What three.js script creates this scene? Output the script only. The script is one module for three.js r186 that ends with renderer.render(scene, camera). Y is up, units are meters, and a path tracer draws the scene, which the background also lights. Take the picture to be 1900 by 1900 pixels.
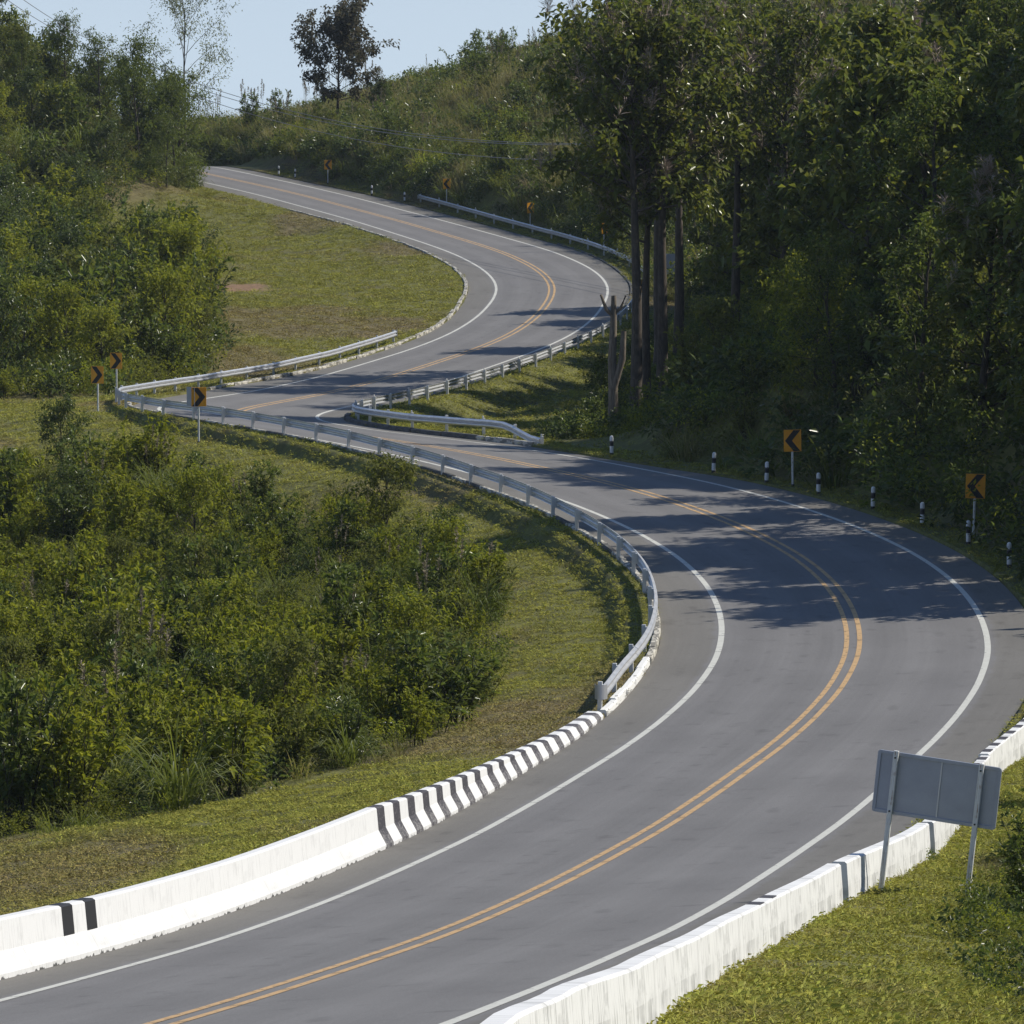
import * as THREE from 'three';
import { mergeGeometries } from 'three/addons/utils/BufferGeometryUtils.js';
import { RoundedBoxGeometry } from 'three/addons/geometries/RoundedBoxGeometry.js';

// ---------------------------------------------------------------- camera, sky, sun, exposure
const mix = (a, b, t) => a + (b - a) * t;
const scene = new THREE.Scene();
const EYE = new THREE.Vector3(0, 16.31, 0), PITCH = 0.09333, FOCAL = 9000 / 950;
const camera = new THREE.PerspectiveCamera(2 * Math.atan(1 / FOCAL) * 180 / Math.PI, 1, 1, 2000);
camera.position.copy(EYE); camera.rotation.x = -PITCH;
const renderer = new THREE.WebGLRenderer({ antialias: true });
renderer.setSize(1024, 1024);
renderer.toneMapping = THREE.LinearToneMapping;
renderer.toneMappingExposure = 1.0;
renderer.shadowMap.enabled = true;
const SUNDIR = new THREE.Vector3(1, 1.0, -0.26).normalize();
const sun = new THREE.DirectionalLight(new THREE.Color().setRGB(1, 0.945, 0.845), 5.0);
sun.target.position.set(0, 2, -200); sun.position.copy(SUNDIR).multiplyScalar(400).add(sun.target.position);
sun.castShadow = true; sun.shadow.mapSize.set(4096, 4096);
Object.assign(sun.shadow.camera, { left: -220, right: 220, top: 220, bottom: -220, near: 1, far: 900 });
scene.add(sun, sun.target);
{ // clear pale sky, deeper blue towards the zenith
  const W = 64, H = 256, d = new Float32Array(W * H * 4);
  for (let j = 0; j < H; j++) {
    const e = Math.max(0, Math.sin(((j + 0.5) / H - 0.5) * Math.PI)), k = 1 - Math.exp(-e * 4.2);
    const c = [mix(0.585, 0.075, k), mix(0.705, 0.155, k), mix(0.825, 0.36, k)];
    for (let i = 0; i < W; i++) d.set([...c, 1], (j * W + i) * 4);
  }
  const t = new THREE.DataTexture(d, W, H, THREE.RGBAFormat, THREE.FloatType);
  t.mapping = THREE.EquirectangularReflectionMapping; t.magFilter = THREE.LinearFilter; t.needsUpdate = true;
  scene.background = t; scene.environment = t;
}

scene.fog = new THREE.FogExp2(new THREE.Color().setRGB(0.62, 0.73, 0.86), 0.00008);   // thin haze

// ---------------------------------------------------------------- small tools
let seed = 7;
const rnd = () => { seed = (seed + 0x6d2b79f5) | 0; let t = Math.imul(seed ^ (seed >>> 15), 1 | seed); t = (t + Math.imul(t ^ (t >>> 7), 61 | t)) ^ t; return ((t ^ (t >>> 14)) >>> 0) / 4294967296; };
const rr = (a, b) => a + (b - a) * rnd();
const clamp = (x, a, b) => Math.max(a, Math.min(b, x));
const smooth = (a, b, x) => { const t = clamp((x - a) / (b - a), 0, 1); return t * t * (3 - 2 * t); };
const hash = (x, y) => { let h = Math.imul(x | 0, 374761393) + Math.imul(y | 0, 668265263); h = Math.imul(h ^ (h >>> 13), 1274126177); return ((h ^ (h >>> 16)) >>> 0) / 4294967296; };
function noise(x, y, wrap = 0) {
  const i = Math.floor(x), j = Math.floor(y), u = x - i, v = y - j, a = u * u * (3 - 2 * u), b = v * v * (3 - 2 * v);
  const m = (k) => (wrap ? ((k % wrap) + wrap) % wrap : k);
  return mix(mix(hash(m(i), m(j)), hash(m(i + 1), m(j)), a), mix(hash(m(i), m(j + 1)), hash(m(i + 1), m(j + 1)), a), b);
}
const fbm = (x, y, n = 4, wrap = 0) => { let s = 0, a = 0.5, f = 1; for (let k = 0; k < n; k++) { s += a * noise(x * f + k * 17, y * f + k * 31, wrap ? wrap * f : 0); a *= 0.5; f *= 2; } return s / (1 - Math.pow(0.5, n)); };
const table = (t) => (s) => { if (s <= t[0][0]) return t[0][1]; for (let i = 1; i < t.length; i++) if (s <= t[i][0]) { const u = (s - t[i - 1][0]) / (t[i][0] - t[i - 1][0]); return mix(t[i - 1][1], t[i][1], u * u * (3 - 2 * u)); } return t[t.length - 1][1]; };
const used = new Map();
const numbered = (n) => { const k = used.get(n) || 0; used.set(n, k + 1); return k ? n + '_' + String(k).padStart(3, '0') : n; };
function tag(o, label, category, group, kind) { o.userData.label = label; o.userData.category = category; if (group) o.userData.group = group; if (kind) o.userData.kind = kind; return o; }
function thing(name, label, category, pos, group) {
  const g = new THREE.Group(); g.name = numbered(name); g.position.copy(pos); scene.add(g); return tag(g, label, category, group);
}
function mesh(name, geo, mat, parent) {          // geometry in world coordinates unless the parent is null
  if (parent) { let b = parent; const off = new THREE.Vector3(); while (b && b !== scene) { off.add(b.position); b = b.parent; } geo.translate(-off.x, -off.y, -off.z); }
  const m = new THREE.Mesh(geo, mat); m.castShadow = m.receiveShadow = true;
  if (parent) { m.name = name; parent.add(m); } else { m.name = numbered(name); scene.add(m); }
  return m;
}
const local = (name, geo, mat, parent) => { const m = new THREE.Mesh(geo, mat); m.castShadow = m.receiveShadow = true; m.name = name; parent.add(m); return m; };
const structure = (name, geo, mat) => { const m = mesh(name, geo, mat); m.userData.kind = 'structure'; return m; };
const lin = (r, g, b) => new THREE.Color().setRGB(r, g, b);
const V = (x, y, z) => new THREE.Vector3(x, y, z);

// ---------------------------------------------------------------- the road line: x, height, z and cross fall every 6 m
const KNOTS = [
  [-5.58, 9.75, -24.25, -0.082], [-5.36, 9.10, -30.24, -0.082], [-5.00, 8.28, -36.23, -0.082], [-4.49, 7.42, -42.21, -0.082], [-3.84, 6.53, -48.17, -0.082], [-3.05, 5.70, -54.12, -0.082], [-2.12, 4.95, -60.05, -0.082],
  [-1.15, 4.24, -65.97, -0.082], [-0.26, 3.56, -71.90, -0.080], [0.64, 2.94, -77.84, -0.079], [1.65, 2.43, -83.75, -0.076], [2.74, 2.01, -89.65, -0.073], [3.83, 1.67, -95.55, -0.068], [4.92, 1.38, -101.45, -0.063],
  [6.02, 1.13, -107.35, -0.057], [7.09, 0.97, -113.25, -0.050], [8.08, 0.93, -119.17, -0.043], [8.84, 1.00, -125.12, -0.036], [9.19, 1.15, -131.11, -0.030], [9.12, 1.32, -137.11, -0.024], [8.64, 1.46, -143.09, -0.019],
  [7.78, 1.56, -149.02, -0.013], [6.61, 1.63, -154.91, -0.006], [5.16, 1.68, -160.73, 0.002], [3.44, 1.70, -166.48, 0.011], [1.47, 1.69, -172.14, 0.023], [-0.65, 1.67, -177.76, 0.035], [-2.85, 1.61, -183.34, 0.047],
  [-5.10, 1.51, -188.90, 0.058], [-7.31, 1.36, -194.48, 0.067], [-9.30, 1.18, -200.14, 0.072], [-10.89, 0.98, -205.92, 0.072], [-11.91, 0.74, -211.83, 0.067], [-12.21, 0.50, -217.82, 0.058], [-11.76, 0.28, -223.80, 0.047],
  [-10.67, 0.12, -229.70, 0.034], [-9.30, 0.02, -235.54, 0.023], [-7.88, -0.00, -241.37, 0.014], [-6.47, 0.03, -247.20, 0.008], [-5.10, 0.11, -253.04, 0.004], [-3.72, 0.22, -258.88, 0.002], [-2.33, 0.35, -264.72, 0.001],
  [-1.06, 0.51, -270.58, 0.000], [-0.00, 0.68, -276.49, -0.001], [0.85, 0.88, -282.43, -0.003], [1.52, 1.10, -288.39, -0.007], [2.03, 1.35, -294.37, -0.010], [2.39, 1.62, -300.35, -0.014], [2.50, 1.90, -306.35, -0.016],
  [2.26, 2.18, -312.35, -0.017], [1.67, 2.47, -318.32, -0.016], [0.74, 2.76, -324.25, -0.013], [-0.50, 3.07, -330.11, -0.008], [-2.07, 3.38, -335.91, -0.002], [-3.86, 3.70, -341.63, 0.004], [-5.78, 4.04, -347.32, 0.009],
  [-7.80, 4.40, -352.96, 0.013], [-9.93, 4.76, -358.57, 0.014], [-12.11, 5.12, -364.17, 0.014], [-14.29, 5.48, -369.75, 0.012], [-16.55, 5.84, -375.31, 0.010], [-18.98, 6.20, -380.80, 0.006], [-21.38, 6.53, -386.30, 0.006],
  [-23.52, 6.78, -391.90, 0.006], [-25.38, 6.97, -397.61, 0.006], [-26.97, 7.08, -403.39, 0.006], [-28.27, 7.12, -409.25, 0.006], [-29.30, 7.08, -415.16, 0.006], [-30.04, 6.98, -421.11, 0.006], [-30.49, 6.80, -427.09, 0.006]];
const RS = []; // samples every 0.5 m: station, x, y, z, tx, tz, bank
{
  const c = new THREE.CatmullRomCurve3(KNOTS.map((k) => V(k[0], k[1], k[2])), false, 'centripetal');
  const n = KNOTS.length - 1, M = n * 12; let st = -30, prev = null;
  for (let i = 0; i <= M; i++) {
    const t = i / M, p = c.getPoint(t), q = c.getTangent(t), l = Math.hypot(q.x, q.z), k = Math.min(n - 1, Math.floor(t * n)), u = t * n - k;
    if (prev) st += Math.hypot(p.x - prev.x, p.z - prev.z);
    RS.push([st, p.x, p.y, p.z, q.x / l, q.z / l, mix(KNOTS[k][3], KNOTS[k + 1][3], u)]); prev = p;
  }
}
const ST0 = RS[0][0], ST1 = RS[RS.length - 1][0];
function road(st) {
  let f = clamp((st - ST0) / (ST1 - ST0) * (RS.length - 1), 0, RS.length - 1.001), i = Math.floor(f);
  while (i > 0 && RS[i][0] > st) i--; while (i < RS.length - 2 && RS[i + 1][0] < st) i++;
  const u = clamp((st - RS[i][0]) / (RS[i + 1][0] - RS[i][0]), 0, 1);
  return RS[i].map((a, k) => mix(a, RS[i + 1][k], u));
}
const surf = (r, off) => r[2] + r[6] * clamp(off, -4.9, 4.9);      // left of travel is +
function at(st, off, h = 0) { const r = road(st); return V(r[1] + r[5] * off, surf(r, off) + h, r[3] - r[4] * off); }
function near(x, z) {
  let b = 1e9, bi = 0;
  for (let i = 0; i < RS.length; i += 4) { const d = (RS[i][1] - x) ** 2 + (RS[i][3] - z) ** 2; if (d < b) { b = d; bi = i; } }
  for (let i = Math.max(0, bi - 3); i <= Math.min(RS.length - 1, bi + 3); i++) { const d = (RS[i][1] - x) ** 2 + (RS[i][3] - z) ** 2; if (d < b) { b = d; bi = i; } }
  const r = RS[bi], dx = x - r[1], dz = z - r[3];
  return { r, st: r[0], off: Math.sign(dx * r[5] - dz * r[4]) * Math.sqrt(b) };
}
const paveL = table([[-30, 4.75], [58, 4.95], [70, 5.1], [95, 5.2], [110, 5.1], [122, 4.65], [150, 4.3], [165, 4.7], [188, 5.6], [205, 4.7], [225, 4.75], [255, 5.25], [300, 5.15], [320, 5.5], [345, 5.3]]);
const paveR = table([[-30, 5.3], [78, 4.8], [113, 5.0], [126, 4.3], [136, 4.7], [160, 4.65], [200, 5.2], [248, 4.85], [265, 4.9], [285, 5.4], [320, 5.6], [345, 5.0]]);

// ---------------------------------------------------------------- the lie of the land: a smooth surface through road edges and spot heights
const SPOTS = [ // x, z, height
  [-10, -80, 1.5], [-18, -80, 0.6], [-30, -80, 0], [-8, -97, 0.7], [-14, -100, -0.3], [-30, -110, -2], [-3, -108, 0.6], [-6, -120, -0.5], [-12, -125, -2.6], [-25, -140, -4], [-1, -135, 0.6], [-4, -145, -0.2],
  [-10, -150, -2.2], [-16, -165, -1.6], [-9, -168, -0.2], [-15, -182, -0.4], [-22, -195, -0.3], [-35, -190, -2], [-22, -209, 0.2], [-24, -226, 0.2], [-35, -220, 0.4], [-19, -230, 0.2], [-15, -243, 0.4], [-26, -250, 1.2], [-40, -250, 2],
  [-16, -262, 0.8], [-18, -296, 1.6], [-30, -290, 2.6], [-45, -290, 4], [-21, -336, 2.8], [-28, -352, 4.2], [-38, -340, 6], [-60, -340, 9], [-24, -372, 4.6], [-26.6, -373, 7.2], [-28.5, -372, 9.5], [-33, -374, 13.5], [-42, -382, 17], [-60, -385, 20], [-90, -390, 22], [-30, -392, 13.5], [-40, -410, 16],
  [-14, -345, 3.6], [-8, -300, 1.5], [-10, -320, 2.2], [-8, -275, 1.0],
  [-45, -440, 9.5], [-22, -440, 9.5], [-10, -424, 10.5], [-18, -410, 8.5], [-12, -402, 9], [-5, -392, 9.5], [1, -380, 8.5], [-3, -408, 13], [5, -398, 15.5], [12, -388, 17.5], [22, -378, 20], [35, -372, 23], [60, -370, 27], [9, -372, 12], [14, -360, 13], [12, -340, 8.5], [18, -338, 13], [26, -340, 18], [-30, -470, 8], [0, -450, 16], [30, -430, 23], [60, -440, 28],
  [14, -312, 4.5], [20, -310, 9], [30, -305, 14.5], [48, -300, 21], [14, -285, 2.5], [20, -282, 6], [30, -275, 13], [48, -265, 21], [8, -270, 0.6], [10, -250, 0], [16, -250, 3], [24, -245, 9], [35, -240, 16], [60, -235, 27],
  [2, -245, -0.6], [3, -230, -0.8], [6, -222, -0.4], [5, -208, -0.2], [1, -205, -0.4], [9, -210, 1.2], [14, -212, 4.2], [20, -210, 8.5], [28, -205, 13], [45, -200, 22], [8, -193, 1.6], [11, -190, 3.4], [15, -186, 6.5], [22, -180, 11], [35, -172, 18], [55, -165, 26],
  [10, -174, 4.6], [13, -166, 5.4], [16.5, -155, 5.6], [19, -146, 5.2], [21, -138, 4.2], [24, -150, 9], [30, -143, 9.5], [35, -150, 13], [50, -145, 17], [22, -128, 1.8], [30, -126, 2.5], [45, -125, 3], [18, -115, 1.2], [30, -100, 0.6],
  [10.5, -95, 1.7], [16, -92, 1.4], [30, -80, 1.5], [8, -75, 3.0], [12, -72, 2.7], [20, -65, 3], [9, -55, 4.8], [15, -45, 6], [-14, -55, 4], [-25, -45, 4],
];
const SIDE_L = table([[-30, -0.25], [56, -0.4], [66, -0.62], [145, -0.6], [172, -0.1], [200, 0.05], [330, 0.1], [345, 0.8]]);
const SIDE_R = table([[-30, -0.1], [78, 0.0], [88, 1.6], [125, 2.2], [132, 0.5], [140, -0.3], [160, -0.5], [175, -0.9], [240, -0.9], [262, 0.6], [290, 2.2], [345, 2.6]]);
const CP = SPOTS.map((s) => [s[0], s[1], s[2]]);
for (let st = -28; st < ST1; st += 9) { const r = road(st); for (const [o, f] of [[8.2, SIDE_L], [-8.2, SIDE_R]]) CP.push([r[1] + r[5] * o, r[3] - r[4] * o, surf(r, o) + f(st)]); CP.push([r[1], r[3], r[2] - 0.1]); }
const RW = (() => { // weights of a linear radial surface with a plane
  const n = CP.length, N = n + 3, A = [], b = new Float64Array(N);
  for (let i = 0; i < N; i++) A.push(new Float64Array(N));
  for (let i = 0; i < n; i++) {
    for (let j = 0; j < n; j++) A[i][j] = -Math.hypot(CP[i][0] - CP[j][0], CP[i][1] - CP[j][1]);
    A[i][i] = 1.2; A[i][n] = A[n][i] = 1; A[i][n + 1] = A[n + 1][i] = CP[i][0]; A[i][n + 2] = A[n + 2][i] = CP[i][1]; b[i] = CP[i][2];
  }
  for (let c = 0; c < N; c++) {
    let p = c; for (let r = c + 1; r < N; r++) if (Math.abs(A[r][c]) > Math.abs(A[p][c])) p = r;
    [A[c], A[p]] = [A[p], A[c]]; [b[c], b[p]] = [b[p], b[c]];
    for (let r = c + 1; r < N; r++) { const f = A[r][c] / A[c][c]; if (f) { for (let k = c; k < N; k++) A[r][k] -= f * A[c][k]; b[r] -= f * b[c]; } }
  }
  for (let r = N - 1; r >= 0; r--) { for (let k = r + 1; k < N; k++) b[r] -= A[r][k] * b[k]; b[r] /= A[r][r]; }
  return b;
})();
function ground(x, z, n = near(x, z)) {
  const k = CP.length; let y = RW[k] + RW[k + 1] * x + RW[k + 2] * z;
  for (let i = 0; i < k; i++) y -= RW[i] * Math.hypot(x - CP[i][0], z - CP[i][1]);
  const e = Math.abs(n.off), left = n.off > 0, w = left ? paveL(n.st) : paveR(n.st);
  const bump = (fbm(x * 0.35, z * 0.35, 3) - 0.5) * 0.3 + (noise(x * 1.7, z * 1.7) - 0.5) * 0.08;
  let v = surf(n.r, n.off) + 0.05 - (left ? smooth(56, 64, n.st) * smooth(170, 145, n.st) * (0.5 * smooth(w + 0.8, w + 1.4, e) + 0.05 * Math.max(0, e - w - 1.5)) : 0);
  if (e < w) v -= 0.3;
  return mix(v + bump * smooth(w, w + 1.2, e) * 0.5, y + bump, smooth(6.2, 9.4, e));
}

// ---------------------------------------------------------------- surfaces
function pixelMap(w, h, f, color = true) {
  const d = new Uint8Array(w * h * 4);
  for (let j = 0; j < h; j++) for (let i = 0; i < w; i++) { const c = f(i, j); d.set([clamp(c[0], 0, 255), clamp(c[1], 0, 255), clamp(c[2], 0, 255), 255], (j * w + i) * 4); }
  const t = new THREE.DataTexture(d, w, h); t.wrapS = t.wrapT = THREE.RepeatWrapping; t.magFilter = THREE.LinearFilter; t.minFilter = THREE.LinearMipmapLinearFilter;
  if (color) t.colorSpace = THREE.SRGBColorSpace; t.needsUpdate = true; return t;
}
// asphalt sheet: 11 m across by 22 m along; worn lanes, browner shoulders, aggregate grain, rubber streaks
const asphaltMap = pixelMap(1024, 2048, (i, j) => {
  const off = (i / 1024 - 0.5) * 11, grain = (hash(i, j) - 0.5) * 17 + (hash(i >> 1, (j >> 1) + 991) - 0.5) * 9;
  const streak = (fbm(i / 10, j / 700, 3, 0) - 0.5), blot = fbm(i / 150 + 5, (j / 2048) * 8, 4, 8) - 0.5, sh = smooth(3.62, 3.8, Math.abs(off) + (noise(j / 37, 3) - 0.5) * 0.1);
  const lane = Math.cos((Math.abs(off) - 1.75) / 0.9 * Math.PI) * 3 * (1 - sh);
  const rub = Math.max(0, fbm(i / 40 + 40, j / 60 + 9, 4) - 0.66) * -60;
  const b = 108 + grain + streak * 7 + blot * 12 + lane + rub;
  return [b + 2 + sh * -3, b + sh * -4, b - 2 - sh * 8];
});
asphaltMap.wrapS = THREE.ClampToEdgeWrapping;
const grainBump = pixelMap(512, 512, (i, j) => { const v = hash(i, j) * 120 + hash(i >> 1, j >> 1) * 90 + 30; return [v, v, v]; }, false);
const M = {};
M.asphalt = new THREE.MeshStandardMaterial({ map: asphaltMap, roughness: 0.82 });
const paintMap = (r, g, b) => pixelMap(512, 512, (i, j) => { const w = fbm(i / 40, j / 40, 4, 0), k = (hash(i, j) - 0.5) * 16 + (w - 0.5) * 22, c = w > 0.69 && hash(i >> 1, j >> 1) > 0.45 ? 0.62 : 1; return [(r + k) * c, (g + k) * c, (b + k) * c]; });
M.whiteLine = new THREE.MeshStandardMaterial({ map: paintMap(197, 196, 186), roughness: 0.7 });
M.yellowLine = new THREE.MeshStandardMaterial({ map: paintMap(188, 154, 108), roughness: 0.7 });
M.kerb = new THREE.MeshStandardMaterial({ map: pixelMap(512, 256, (i, j) => { const w = fbm(i / 30, j / 18, 5), k = (hash(i, j) - 0.5) * 26; const p = w > 0.5 ? 1 : 0.66; return [(188 + k) * p, (184 + k) * p, (172 + k) * p]; }), roughness: 0.9 });
M.kerbWhite = new THREE.MeshStandardMaterial({ map: pixelMap(256, 256, (i, j) => { const w = fbm(i / 22, j / 22, 4), k = (hash(i, j) - 0.5) * 18; const p = w > 0.66 ? 0.7 : 1; return [(222 + k) * p, (222 + k) * p, (218 + k) * p]; }), roughness: 0.85 });
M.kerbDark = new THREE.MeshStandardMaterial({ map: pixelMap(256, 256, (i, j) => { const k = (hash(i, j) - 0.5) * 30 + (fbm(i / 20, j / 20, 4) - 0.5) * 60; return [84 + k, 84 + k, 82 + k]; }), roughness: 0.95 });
// white painted concrete: hairline dirt runs down the face, patches where the coat is thin
const wallMap = (dirt) => pixelMap(1024, 256, (i, j) => {
  const h = j / 256, runs = Math.max(0, fbm(i / 5, j / 90 + 3, 3) - 0.56) * dirt * 190, patch = Math.max(0, fbm(i / 60, j / 40, 4) - (h < 0.38 ? 0.46 : 0.6)) * dirt * 110, k = (hash(i, j) - 0.5) * 8;
  const foot = h < 0.03 + 0.055 * fbm(i / 18, 7, 5) ? 95 + hash(i, j >> 1) * 60 : 0;
  const b = 220 + k - runs - patch - foot; return [b, b, b - 2];
});
M.wall = new THREE.MeshStandardMaterial({ map: wallMap(0.35), roughness: 0.8 });
M.wallDirty = new THREE.MeshStandardMaterial({ map: wallMap(1), roughness: 0.85 });
// black paint, scuffed to bare concrete in specks on the lower, sloping half
M.blackPaint = new THREE.MeshStandardMaterial({ map: pixelMap(256, 256, (i, j) => {
  const h = j / 256, scuff = hash(i, j) * 0.6 + fbm(i / 9, j / 9, 3) * 0.6 > 0.93 - 0.28 * smooth(0.5, 0.1, h) ? 1 : 0, k = (hash(i + 9, j) - 0.5) * 10;
  return scuff ? [150 + k, 148 + k, 146 + k] : [58 + k, 56 + k, 62 + k];
}), roughness: 0.75 });
M.steel = new THREE.MeshStandardMaterial({ map: pixelMap(256, 256, (i, j) => { const k = (fbm(i / 16, j / 16, 4) - 0.5) * 34 + (hash(i, j) - 0.5) * 10; return [204 + k, 206 + k, 209 + k]; }), roughness: 0.42, metalness: 0.7 });
M.post = new THREE.MeshStandardMaterial({ color: lin(0.55, 0.56, 0.56), roughness: 0.55, metalness: 0.25 });
M.signPole = new THREE.MeshStandardMaterial({ map: pixelMap(64, 256, (i, j) => { const k = (fbm(i / 9, j / 9, 3) - 0.5) * 26, rust = fbm(i / 6 + 8, j / 14, 4) > 0.72; return rust ? [120, 84, 60] : [198 + k, 200 + k, 198 + k]; }), roughness: 0.6 });
M.signBack = new THREE.MeshStandardMaterial({ map: pixelMap(256, 128, (i, j) => { const k = (fbm(i / 30, j / 30, 4) - 0.5) * 14 + (hash(i, j) - 0.5) * 5; return [150 + k, 156 + k, 166 + k]; }), roughness: 0.5, metalness: 0.25 });
M.signYellow = new THREE.MeshStandardMaterial({ map: pixelMap(64, 64, (i, j) => { const k = (hash(i, j) - 0.5) * 8 + (fbm(i / 14, j / 14, 3) - 0.5) * 20; return [220 + k, 150 + k, 24]; }), roughness: 0.45 });
M.black = new THREE.MeshStandardMaterial({ color: lin(0.012, 0.012, 0.014), roughness: 0.6 });
M.white = new THREE.MeshStandardMaterial({ map: wallMap(0.6), roughness: 0.7 });
M.wire = new THREE.MeshStandardMaterial({ color: lin(0.18, 0.18, 0.19), roughness: 0.6 });
M.earth = new THREE.MeshStandardMaterial({ vertexColors: true, roughness: 1, map: pixelMap(512, 512, (i, j) => { const k = (fbm(i / 16, j / 16, 5, 32) - 0.5) * 90 + (hash(i, j) - 0.5) * 46; return [196 + k, 198 + k, 190 + k]; }) });

// ---------------------------------------------------------------- carriageway
function ribbon(o0, o1, s0, s1, lift, step = 0.5, uvf) {      // o0, o1: functions or numbers, left to right
  const p = [], uv = [], ix = [], n = Math.max(1, Math.round((s1 - s0) / step)), f0 = typeof o0 === 'function' ? o0 : () => o0, f1 = typeof o1 === 'function' ? o1 : () => o1;
  for (let i = 0; i <= n; i++) {
    const st = s0 + (s1 - s0) * i / n;
    for (const o of [f0(st), f1(st)]) { const q = at(st, o, lift); p.push(q.x, q.y, q.z); uv.push(...(uvf ? uvf(o, st) : [o, st])); }
    if (i) { const a = (i - 1) * 2; ix.push(a, a + 1, a + 2, a + 1, a + 3, a + 2); }
  }
  const g = new THREE.BufferGeometry(); g.setAttribute('position', new THREE.Float32BufferAttribute(p, 3)); g.setAttribute('uv', new THREE.Float32BufferAttribute(uv, 2)); g.setIndex(ix); g.computeVertexNormals(); return g;
}
{
  const uvf = (o, st) => [0.5 - o / 11, st / 22], cols = [];
  const lanes = [paveL, () => 4.2, () => 2, () => 0, () => -2, () => -4.2, (s) => -paveR(s)];
  for (let k = 0; k < 6; k++) cols.push(ribbon(lanes[k], lanes[k + 1], -30, ST1 - 0.5, 0, 0.75, uvf));
  const skirt = (f, sg) => { const g = ribbon((s) => sg * f(s), (s) => sg * (f(s) + 0.05), -30, ST1 - 0.5, 0, 0.75, uvf), a = g.attributes.position; for (let i = 1; i < a.count; i += 2) a.setY(i, a.getY(i) - 0.25); return g; };
  cols.push(skirt(paveL, 1), skirt(paveR, -1));
  const r = structure('road', mergeGeometries(cols), M.asphalt); tag(r, 'grey asphalt carriageway winding uphill in S bends', 'road', null, 'structure');
  for (const [o, w, m] of [[3.5, 0.16, M.whiteLine], [-3.5, 0.16, M.whiteLine], [0.17, 0.13, M.yellowLine], [-0.17, 0.13, M.yellowLine]]) {
    const l = structure('road_marking', ribbon(o + w / 2, o - w / 2, -30, ST1 - 1, 0.006, 0.5, (a, s) => [a / 3, s / 3]), m);
    tag(l, (m === M.yellowLine ? (o > 0 ? 'left' : 'right') + ' stripe of the double yellow centre line' : 'solid white edge line on the ' + (o > 0 ? 'left' : 'right') + ' side of the road'), 'road marking', null, 'structure');
  }
}

// ---------------------------------------------------------------- ground sheet and the finer verges beside the road
function dry(x, z) { return clamp(smooth(0.54, 0.72, fbm(x * 0.13 + 3, z * 0.06 + 8, 4)) * 0.8 + smooth(0.6, 0.74, fbm(x * 0.5, z * 0.3, 3)) * 0.4, 0, 1); }   // patches of dead and mown grass
function earthColor(x, z) { const d = dry(x, z), k = 0.75 + 0.5 * noise(x * 2.3, z * 2.3); return [mix(0.195, 0.215, d) * k, mix(0.190, 0.165, d) * k, mix(0.042, 0.078, d) * k]; }
const bare = (x, z) => smooth(1.1, 0.75, Math.hypot((x + 17.2) / 2.3, (z + 305) / 4.5) + (noise(x * 1.5, z * 0.8) - 0.5) * 0.5);   // worn patch of red soil in the meadow
function sheet(nu, nv, f) {
  const p = [], c = [], uv = [], ix = [];
  for (let j = 0; j <= nv; j++) for (let i = 0; i <= nu; i++) { const q = f(i / nu, j / nv); p.push(q[0], q[1], q[2]); const b = bare(q[0], q[2]); c.push(...earthColor(q[0], q[2]).map((v, k) => mix(v, [0.36, 0.21, 0.12][k], b))); uv.push(q[0] / 5, q[2] / 5); }
  for (let j = 0; j < nv; j++) for (let i = 0; i < nu; i++) { const a = j * (nu + 1) + i; ix.push(a, a + 1, a + nu + 1, a + 1, a + nu + 2, a + nu + 1); }
  const g = new THREE.BufferGeometry(); g.setAttribute('position', new THREE.Float32BufferAttribute(p, 3)); g.setAttribute('color', new THREE.Float32BufferAttribute(c, 3)); g.setAttribute('uv', new THREE.Float32BufferAttribute(uv, 2)); g.setIndex(ix); g.computeVertexNormals(); return g;
}
{
  const g = sheet(170, 470, (u, v) => { const z = -475 + 470 * v, x = mix(-85, 85, u), n = near(x, z); return [x, ground(x, z, n) - 0.35 * smooth(9.6, 8.6, Math.abs(n.off)), z]; });
  tag(structure('terrain', g, M.earth), 'hilly ground under grass and scrub', 'ground', null, 'structure');
  for (const s of [1, -1]) {
    const strip = sheet(28, 620, (u, v) => { const st = mix(-29, ST1 - 1, v), w = (s > 0 ? paveL(st) : paveR(st)) - 0.06, o = s * (w + (9.9 - w) * Math.pow(u, 1.4)), q = at(st, o); return [q.x, ground(q.x, q.z) + (u === 0 ? -0.04 : 0.01), q.z]; });
    tag(structure('verge', strip, M.earth), 'grassy verge along the ' + (s > 0 ? 'left' : 'right') + ' edge of the road', 'verge', null, 'structure');
  }
  const far = new THREE.RingGeometry(80, 560, 48, 1); far.rotateX(-Math.PI / 2); far.translate(0, -9, -200);
  const c = new Float32Array(far.attributes.position.count * 3).map((_, i) => [0.05, 0.07, 0.025][i % 3]); far.setAttribute('color', new THREE.BufferAttribute(c, 3));
  tag(structure('valley_floor', far, M.earth), 'distant low ground beyond the hills', 'ground', null, 'structure');
}
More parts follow.
